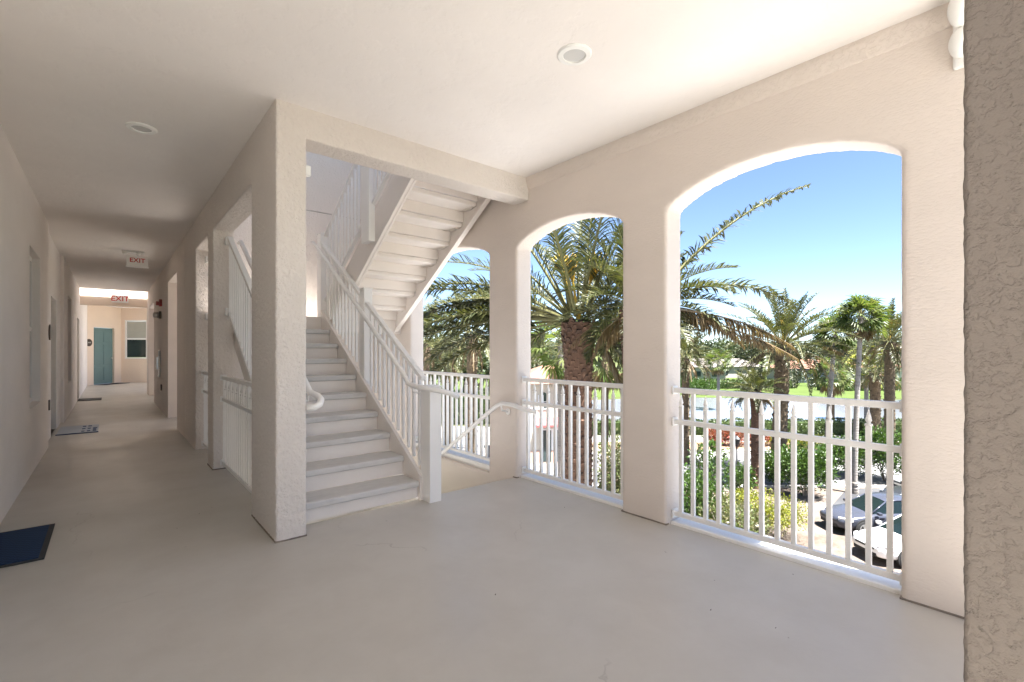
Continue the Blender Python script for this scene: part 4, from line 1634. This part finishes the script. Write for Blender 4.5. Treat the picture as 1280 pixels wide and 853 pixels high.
# shrubs
shrub(1006, 25.5, 3.0, 2.9, 5200, 0.17, M['green_leaf'], 'big rounded green shrub beside the pale sand', seed=1)
shrub(1060, 29.5, 3.4, 2.6, 4600, 0.18, M['green_leaf'], 'dark green shrub behind the parked cars at the slim palm trunk', seed=2)
shrub(1106, 28.5, 3.6, 3.3, 5200, 0.18, M['green_leaf'], 'tall leafy shrub behind the cars at the right edge of the big arch', seed=3)
shrub(958, 20.3, 2.5, 1.9, 5200, 0.10, M['lime_leaf'], 'yellow green mounded bush beside the sand', seed=4, depth_w=3.4)
shrub(905, 18.2, 2.4, 2.4, 3800, 0.14, M['varieg_leaf'], 'variegated shrub below the big arch rail', seed=5)
shrub(866, 19.0, 2.2, 3.2, 3800, 0.15, M['green_leaf'], 'green shrub beside the wide pillar below the big arch', seed=6)
shrub(885, 23.5, 2.4, 3.6, 1500, 0.2, M['green_leaf'], 'open branched shrub with the pale road showing through', seed=7)
shrub(925, 24.5, 1.6, 2.2, 1300, 0.16, M['green_leaf'], 'small sparse shrub between the two trunk bases', seed=8)
shrub(935, 19.5, 1.8, 1.5, 2600, 0.12, M['varieg_leaf'], 'low variegated shrub beside the yellow green bush', seed=9)
shrub(968, 27.5, 2.0, 2.3, 2400, 0.17, M['green_leaf'], 'green shrub at the foot of the broad date palm', seed=10)
for i, (u, lab) in enumerate(((898, 'red leaved bush, leftmost of the red ones on the road island'), (921, 'red leaved bush between the other two red ones'), (948, 'red leaved bush next to the yellow ones'))):
    shrub(u, 38.6, 2.0, 1.6, 1900, 0.16, M['red_leaf'], lab, group='red bushes on the road island', seed=20 + i)
for i, (u, lab) in enumerate(((972, 'yellow bush at the broad palm trunk'), (1000, 'yellow bush in the middle of the road island row'), (1030, 'yellow bush nearest the slim palm trunks'))):
    shrub(u, 38.6, 2.1, 1.0, 1700, 0.14, M['lime_leaf'], lab, group='yellow bushes on the road island', seed=30 + i)
shrub(668, 15.5, 1.7, 2.6, 3000, 0.13, M['green_leaf'], 'green shrub beneath the middle arch left of the palm', seed=41)
shrub(690, 19.5, 2.0, 2.5, 3000, 0.13, M['lime_leaf'], 'lime green shrub before the tiled building door', seed=42)
shrub(752, 16.5, 2.2, 2.6, 3400, 0.15, M['green_leaf'], 'green shrub right of the red brown palm trunk', seed=43)
shrub(770, 21.5, 2.2, 4.2, 3400, 0.18, M['varieg_leaf'], 'tall pale shrub between the two big date palms', seed=44)
shrub(606, 22, 1.3, 1.2, 1500, 0.12, M['red_leaf'], 'small red bush beneath the far arch rail', seed=45)
for i, (u, d, w, h, mt_, lab) in enumerate(((592, 58, 3.4, 2.4, 'green_leaf', 'bright green bush beyond the far arch rail'), (560, 62, 4.0, 2.6, 'green_leaf', 'green bush behind the squat palm'),
                                       (880, 84, 5.0, 3.0, 'green_leaf', 'bright green bush on the far lake shore'), (858, 88, 5.0, 3.4, 'green_leaf', 'green bush on the far shore at the arch edge'),
                                       (940, 86, 4.0, 2.2, 'pale_tree_leaf', 'pale bush on the far lake shore'), (993, 105, 6.0, 3.6, 'pale_tree_leaf', 'round pale green bush before the screened house'))):
    shrub(u, d, w, h, 1800, 0.3, M[mt_], lab, seed=50 + i)

hedge([(44.6, 6.0), (44.6, 60)], 1.25, 1.5, M['hedge_leaf'], 'long clipped hedge between the road and the lake', 260, 0.17)
hedge([(50.2, -14), (51.5, 1.0)], 3.2, 2.2, M['hedge_leaf'], 'tall dark hedge behind the pavement in the far arch', 420, 0.22, seed=2)
hedge([(96, 24), (98, 58)], 1.7, 2.0, M['hedge_leaf'], 'low hedge across the fairway before the screened house', 130, 0.3, seed=3)
hedge([(92, 60), (96, 95)], 2.0, 3.0, M['green_leaf'], 'green hedge across the fairway on the right', 130, 0.35, seed=4)


# broad trees behind everything
def tree(u, d, w, h, mat, label, seed, n=2600, group='trees beyond the fairway'):
    rr = random.Random(seed)
    x, y = ud(u, d)
    t = thing('broad_tree', (x, y, GZ), label, 'tree', group)
    m = MB()
    top = Vector((x, y, GZ + h * 0.55))
    m.tube([(x, y, GZ), (x + 0.2, y, GZ + h * 0.3), top], [h * 0.03, h * 0.022, h * 0.012], 7)
    for i in range(5):
        a = i * 1.3 + rr.random()
        e = top + Vector((math.cos(a) * w * 0.3, math.sin(a) * w * 0.3, h * rr.uniform(0.05, 0.22)))
        m.tube([(x, y, GZ + h * rr.uniform(0.3, 0.42)), (Vector((x, y, GZ + h * 0.5)) + e) / 2, e], [h * 0.014, h * 0.009, h * 0.004], 5)
    m.build('trunk', M['brown_trunk'], t)
    m = MB()
    clump(m, rr, (x, y, GZ + h * 0.62), w * 0.58, w * 0.58, h * 0.40, n, w * 0.055, w * 0.035, lumps=14)
    m.build('crown', M[mat], t, fix=False)


tl = [(520, 74, 12, 9.5, 'pale_tree_leaf', 'pale tree at the left edge of the far arch'),
      (548, 82, 13, 10.5, 'tree_leaf', 'dark tree behind the palms of the far arch'),
      (580, 86, 14, 9.5, 'pale_tree_leaf', 'pale spreading tree behind the dark trunked palm'),
      (612, 90, 13, 10.5, 'tree_leaf', 'dark tree half hidden by the arch pillar'),
      (655, 92, 13, 9.6, 'tree_leaf', 'dark tree behind the small tiled building'),
      (700, 96, 13, 10.0, 'pale_tree_leaf', 'pale tree behind the red brown palm trunk'),
      (745, 98, 14, 10.5, 'tree_leaf', 'dark tree right of the red brown palm trunk'),
      (785, 110, 13, 10.0, 'tree_leaf', 'dark tree hidden behind the wide pillar edge'),
      (862, 150, 18, 11.5, 'tree_leaf', 'dark tree far behind the big arch left edge'),
      (905, 190, 24, 12.0, 'pale_tree_leaf', 'pale distant tree above the lake shore'),
      (945, 165, 17, 11.5, 'tree_leaf', 'dark distant tree left of the broad date palm'),
      (990, 160, 17, 11.0, 'tree_leaf', 'dark distant tree left of the orange roof'),
      (1046, 150, 18, 12.5, 'tree_leaf', 'dark distant tree right of the orange roof'),
      (1075, 130, 15, 12.5, 'tree_leaf', 'dark distant tree behind the slim pale trunks'),
      (1108, 125, 15, 13.0, 'pale_tree_leaf', 'pale distant tree at the right edge of the big arch'),
      (1150, 130, 16, 11.0, 'tree_leaf', 'dark distant tree hidden by the right side wall')]
for i, a in enumerate(tl):
    tree(*a, seed=200 + i)


# ------------------------------------------------------------------ small tiled building
def local_frame(u, d, turn):
    x, y = ud(u, d)
    return Matrix.Translation((x, y, GZ)) @ Matrix.Rotation(-YAW + turn, 4, 'Z')


def place(root, M4):
    root.matrix_world = M4


def gatehouse():
    t = thing('gatehouse', (0, 0, 0), 'small cream building with a terracotta hip roof behind the palms', 'building')
    w, dp, h = 2.6, 2.4, 5.55
    m = MB()
    m.box(-w, w, 0, 2 * dp, 0.9, h)
    m.build('wall', M['cream'], t)
    m = MB()
    m.box(-w - 0.05, w + 0.05, -0.05, 2 * dp + 0.05, 0, 0.9)
    m.build('plinth', M['palebase'], t)
    m = MB()
    e = 0.45
    a, b, zt = h, h + 1.25, 0
    vs = [(-w - e, -e, a), (w + e, -e, a), (w + e, 2 * dp + e, a), (-w - e, 2 * dp + e, a), (-0.05, dp - 0.05, b), (0.05, dp - 0.05, b), (0.05, dp + 0.05, b), (-0.05, dp + 0.05, b)]
    m.add(vs, [(0, 1, 5, 4), (1, 2, 6, 5), (2, 3, 7, 6), (3, 0, 4, 7), (4, 5, 6, 7), (3, 2, 1, 0)])
    rf_ = m.build('roof', M['tiles'], t)
    m = MB()
    m.lathe([(0.16, b - 0.05), (0.14, b + 0.2), (0.22, b + 0.28), (0.06, b + 0.4), (0.1, b + 0.55), (0.01, b + 0.8)], (0, dp, 0), 10)
    m.build('finial', M['palewall'], rf_)
    m = MB()
    m.box(-w - 0.2, w + 0.2, -0.2, 2 * dp + 0.2, h - 0.22, h - 0.003)
    m.build('cornice', M['cream'], t)
    for x in (-0.75, 0.55):
        fr = MB()
        fr.box(x - 0.36, x + 0.36, -0.05, 0.02, 3.75, 3.82)
        fr.box(x - 0.36, x - 0.29, -0.05, 0.02, 3.82, 4.75)
        fr.box(x + 0.29, x + 0.36, -0.05, 0.02, 3.82, 4.75)
        fr.box(x - 0.03, x + 0.03, -0.045, 0.02, 3.82, 4.75)
        fr.box(x - 0.29, x + 0.29, -0.044, 0.02, 4.25, 4.3)
        fo = fr.build('window', M['whitefix'], t)
        g = MB()
        pts = [(x - 0.29, 3.82), (x + 0.29, 3.82)] + [(x + 0.29 * math.cos(a), 4.7 + 0.24 * math.sin(a)) for a in [PI * i / 8 for i in range(9)]]
        g.prism(pts, 'Y', -0.02, 0.01)
        g.build('pane', M['glass_dark'], fo)
    m = MB()
    m.prism([(0.0, 3.2), (-0.55, 2.72), (-0.55, 2.6), (0.0, 2.6)], 'X', -1.3, 1.1)
    m.build('awning', M['awning'], t)
    fr = MB()
    fr.box(-1.0, 0.8, -0.04, 0.02, 0.02, 2.4)
    dr_ = fr.build('door', M['whitefix'], t)
    for (x0, x1) in ((-0.9, -0.18), (-0.02, 0.7)):
        g = MB()
        g.box(x0, x1, -0.06, -0.03, 0.12, 2.3)
        g.build('pane', M['glass_dark'], dr_)
    place(t, local_frame(692, 33, R(8)))


gatehouse()


def house(u, d, turn, w, dp, h, rise, label, roofm, wallm, screen=False):
    t = thing('house', (0, 0, 0), label, 'house')
    m = MB()
    m.box(-w / 2, w / 2, 0, dp, 0, h)
    m.build('wall', M[wallm], t)
    m = MB()
    e = 0.6
    rl = max(0.3, (w - dp) / 2)
    vs = [(-w / 2 - e, -e, h), (w / 2 + e, -e, h), (w / 2 + e, dp + e, h), (-w / 2 - e, dp + e, h), (-rl, dp / 2, h + rise), (rl, dp / 2, h + rise)]
    m.add(vs, [(0, 1, 5, 4), (1, 2, 5), (2, 3, 4, 5), (3, 0, 4), (3, 2, 1, 0)])
    m.build('roof', M[roofm], t)
    for i in range(3):
        x = -w / 2 + w * (i + 0.6) / 3.2
        g = MB()
        g.box(x - 0.8, x + 0.8, -0.06, 0.02, 0.9, 2.3)
        g.build('window', M['glass_dark'], t)
    if screen:
        g = MB()
        g.box(-w / 2 - 3.0, w / 2 - 4.0, -3.6, -0.1, 0.05, h - 0.4)
        so = g.build('pool_screen', M['screen'], t)
        fr = MB()
        n = 7
        for i in range(n + 1):
            x = -w / 2 - 3.0 + (w - 1.0) * i / n
            fr.box(x - 0.06, x + 0.06, -3.68, -3.58, 0, h - 0.36)
        fr.box(-w / 2 - 3.05, w / 2 - 3.95, -3.7, -3.57, h - 0.4, h - 0.25)
        fr.build('frame', M['bronze'], so)
    place(t, local_frame(u, d, turn))


house(1022, 118, R(5), 15, 9, 3.3, 2.2, 'distant house with an orange tile roof and dark pool screen', 'tiles', 'palewall', True)
house(872, 125, R(-10), 14, 9, 3.4, 2.2, 'distant pale house at the left edge of the big arch', 'greyroof', 'palewall')
house(925, 135, R(12), 15, 9, 3.2, 2.2, 'distant pale house with grey roof left of the broad date palm', 'greyroof', 'palewall')
house(1095, 122, R(-6), 13, 9, 3.4, 2.4, 'distant house with an orange tile roof at the right edge', 'tiles', 'cream')


def golf_cart():
    t = thing('golf_cart', (0, 0, 0), 'small white golf cart on the fairway', 'golf cart')
    m = MB()
    m.prism([(-1.1, 0.3), (1.15, 0.3), (1.2, 0.55), (0.95, 0.8), (0.55, 0.85), (0.5, 0.42), (-0.1, 0.42), (-0.15, 0.72), (-0.7, 0.78), (-1.1, 0.75)], 'Y', -0.55, 0.55)
    m.build('body', M['carwhite'], t, bevel=0.03)
    m = MB()
    m.box(-1.0, 0.75, -0.6, 0.6, 1.78, 1.86)
    m.build('roof', M['carwhite'], t, bevel=0.03)
    for sx, tx in ((-0.95, -0.85), (0.75, 0.5)):
        for y in (-0.5, 0.5):
            m = MB()
            m.tube([(sx, y, 0.75), (tx, y, 1.8)], 0.025, 6)
            m.build('roof_post', M['blackmetal'], t)
    m = MB()
    m.box(-0.65, -0.1, -0.5, 0.5, 0.74, 0.86)
    m.box(-0.72, -0.6, -0.5, 0.5, 0.86, 1.25)
    m.build('seat', M['palewall'], t, bevel=0.03)
    for x in (-0.75, 0.8):
        for y in (-0.5, 0.5):
            m = MB()
            m.lathe([(0.12, -0.1), (0.24, -0.09), (0.24, 0.09), (0.12, 0.1)], (x, y, 0.24), 14, 'Y')
            m.build('wheel', M['tyre'], t)
    place(t, local_frame(1019, 101, R(10)))


golf_cart()

# lamp post by the red bushes
x, y = ud(921, 26)
lp = thing('lamp_post', (x, y, GZ), 'slim black lamp post standing in front of the red bushes', 'lamp post')
m = MB()
m.tube([(x, y, GZ), (x, y, GZ + 0.4), (x, y, zv(556, 26))], [0.09, 0.05, 0.045], 10)
m.build('pole', M['blackmetal'], lp, smooth=True)
m = MB()
z = zv(556, 26)
m.lathe([(0.06, z), (0.14, z + 0.04), (0.17, z + 0.3), (0.2, z + 0.32), (0.03, z + 0.48)], (x, y, 0), 10)
m.build('lantern', M['blackmetal'], lp)


# ------------------------------------------------------------------ cars
def car(paint, label, u, d, heading, L=4.6, W=1.8, hgt=1.44, suv=False):
    t = thing('parked_car', (0, 0, 0), label, 'car', 'cars parked below the porch')
    hw = W / 2
    k = L / 4.6
    # stations: x, half width factor, bottom, shoulder height, centre height
    S = [(2.28, 0.60, 0.36, 0.58, 0.60), (2.22, 0.74, 0.26, 0.66, 0.69), (2.05, 0.88, 0.22, 0.72, 0.76), (1.7, 0.97, 0.20, 0.79, 0.84), (1.2, 1.0, 0.19, 0.86, 0.91), (0.85, 1.0, 0.19, 0.91, 0.96),
         (0.3, 1.0, 0.19, 0.92, 0.95), (-0.6, 1.0, 0.19, 0.94, 0.97), (-1.3, 1.0, 0.20, 0.97, 1.0), (-1.75, 0.97, 0.22, 0.99, 1.04), (-2.1, 0.90, 0.27, 0.96, 1.02), (-2.25, 0.78, 0.34, 0.88, 0.92), (-2.3, 0.66, 0.42, 0.8, 0.82)]
    rings = []
    for (x, w, zb, zs, zc) in S:
        w *= hw
        half = [(w * 0.8, zb), (w * 0.96, zb + 0.10), (w, zb + 0.26), (w * 0.985, (zb + zs) / 2 + 0.08), (w * 1.0, zs - 0.12), (w * 0.94, zs - 0.02), (w * 0.80, zs + 0.02), (w * 0.4, zc)]
        rings.append([(x * k, yy, zz) for yy, zz in half] + [(x * k, -yy, zz) for yy, zz in reversed(half)])
    m = MB()
    n = len(rings[0])
    vs = [p for r in rings for p in r]
    fs = []
    for i in range(len(rings) - 1):
        for j in range(n):
            fs.append((i * n + j, i * n + (j + 1) % n, (i + 1) * n + (j + 1) % n, (i + 1) * n + j))
    fs += [tuple(range(n - 1, -1, -1)), tuple((len(rings) - 1) * n + j for j in range(n))]
    m.add(vs, fs)
    body = m.build('body', M[paint], t, smooth=True)
    sd_ = body.modifiers.new('smooth', 'SUBSURF')
    sd_.levels = sd_.render_levels = 1
    # glasshouse
    G = [(1.0, 0.80, 0.80, 0.90, 0.93), (0.25, 0.84, 0.64, 0.92, hgt - 0.06), (-0.25, 0.85, 0.63, 0.93, hgt), (-0.9, 0.85, 0.62, 0.95, hgt - 0.01), (-1.35, 0.83, 0.60, 0.97, hgt - 0.10), (-2.0 if not suv else -1.95, 0.74, 0.66, 0.99, 1.02 if not suv else hgt - 0.15)]
    m = MB()
    vs, fs = [], []
    for (x, wb, wt, zb, zt) in G:
        vs += [(x * k, wb * hw, zb), (x * k, wt * hw, zt - 0.02), (x * k, wt * hw * 0.5, zt + 0.015), (x * k, -wt * hw * 0.5, zt + 0.015), (x * k, -wt * hw, zt - 0.02), (x * k, -wb * hw, zb)]
    for i in range(len(G) - 1):
        for j in range(5):
            fs.append((i * 6 + j, i * 6 + j + 1, (i + 1) * 6 + j + 1, (i + 1) * 6 + j))
    m.add(vs, fs)
    m.build('window', M['carglass'], t, smooth=False)
    # roof skin and pillars
    m = MB()
    vs, fs = [], []
    rs = G[1:5]
    for (x, wb, wt, zb, zt) in rs:
        vs += [(x * k, wt * hw * 1.03, zt - 0.03), (x * k, wt * hw * 0.96, zt + 0.006), (x * k, wt * hw * 0.5, zt + 0.03), (x * k, -wt * hw * 0.5, zt + 0.03), (x * k, -wt * hw * 0.96, zt + 0.006), (x * k, -wt * hw * 1.03, zt - 0.03)]
    for i in range(len(rs) - 1):
        for j in range(5):
            fs.append((i * 6 + j, i * 6 + j + 1, (i + 1) * 6 + j + 1, (i + 1) * 6 + j))
    m.add(vs, fs)
    for sg in (-1, 1):
        def gp(i, top):
            x, wb, wt, zb, zt = G[i]
            return (x * k, sg * (wt if top else wb) * hw * 1.01, (zt - 0.02) if top else zb)
        m.tube([gp(0, False), gp(1, True)], 0.032, 6)
        m.tube([(-0.45 * k, sg * 0.86 * hw, 0.93), (-0.5 * k, sg * 0.64 * hw, hgt - 0.02)], 0.035, 6)
        m.tube([gp(4, True), gp(5, False)], 0.05, 6)
        m.tube([gp(1, True), gp(2, True), gp(3, True), gp(4, True)], 0.025, 6)
    m.build('roof', M[paint], t, smooth=True)
    for x in (1.38 * k, -1.38 * k):
        for sg in (-1, 1):
            m = MB()
            m.lathe([(0.37, -0.02), (0.37, 0.004)], (x, sg * (hw - 0.005), 0.36), 22, 'Y')
            m.build('wheel_arch', M['tyre'], t)
            m = MB()
            m.lathe([(0.2, -0.11), (0.31, -0.10), (0.325, -0.06), (0.325, 0.06), (0.31, 0.10), (0.2, 0.11)], (x, sg * (hw - 0.085), 0.325), 24, 'Y')
            wh = m.build('wheel', M['tyre'], t, smooth=False)
            m = MB()
            c = (x, sg * (hw + 0.022), 0.325)
            m.lathe([(0.05, -0.012), (0.05, 0.012)], c, 12, 'Y')
            for a in range(5):
                an = a * 2 * PI / 5
                m.bar(c, (c[0] + 0.2 * math.cos(an), c[1], c[2] + 0.2 * math.sin(an)), 0.06, 0.02, (0, 1, 0))
            for a in range(20):
                a0, a1 = 2 * PI * a / 20, 2 * PI * (a + 1) / 20
                m.bar((c[0] + 0.205 * math.cos(a0), c[1], c[2] + 0.205 * math.sin(a0)), (c[0] + 0.205 * math.cos(a1), c[1], c[2] + 0.205 * math.sin(a1)), 0.03, 0.02, (0, 1, 0))
            m.build('rim', M['rim'], wh)
    for sg in (-1, 1):
        m = MB()
        m.prism([(2.24 * k, 0.60 * sg * hw), (2.0 * k, 0.90 * sg * hw), (1.8 * k, 0.955 * sg * hw), (1.85 * k, 0.80 * sg * hw), (2.16 * k, 0.52 * sg * hw)], 'Z', 0.60, 0.735)
        m.build('headlight', M['lampglass'], t, bevel=0.02)
        m = MB()
        m.box(0.72 * k, 0.88 * k, min(sg * hw * 0.98, sg * (hw * 0.98 + 0.16)), max(sg * hw * 0.98, sg * (hw * 0.98 + 0.16)), 0.93, 1.05)
        m.build('mirror', M[paint], t, bevel=0.03)
        for xx in (0.62, -0.45):
            m = MB()
            m.box(xx * k - 0.1, xx * k + 0.1, min(sg * hw * 0.99, sg * (hw + 0.012)), max(sg * hw * 0.99, sg * (hw + 0.012)), 0.79, 0.82)
            m.build('door_handle', M[paint], t)
    m = MB()
    m.box(2.16 * k, 2.285 * k, -0.42, 0.42, 0.53, 0.60)
    m.build('grille', M['tyre'], t, bevel=0.01)
    m = MB()
    m.box(2.14 * k, 2.272 * k, -0.50, 0.50, 0.29, 0.42)
    m.build('air_intake', M['tyre'], t, bevel=0.01)
    x, y = ud(u, d)
    place(t, Matrix.Translation((x, y, GZ + 0.014)) @ Matrix.Rotation(heading, 4, 'Z'))


NOSE = PI - YAW                   # nose to the picture's left
car('carwhite', 'white sedan parked nearest below the big arch', 1150, 18.0, NOSE + R(5))
car('cargrey', 'blue grey sedan parked behind the white one', 1100, 20.8, NOSE + R(2), L=4.7)
car('carblack', 'black car half hidden behind the blue grey sedan', 1168, 23.6, NOSE + R(-3))
car('carsilver', 'silver car farthest back in the parked row', 1176, 26.0, NOSE + R(-4))
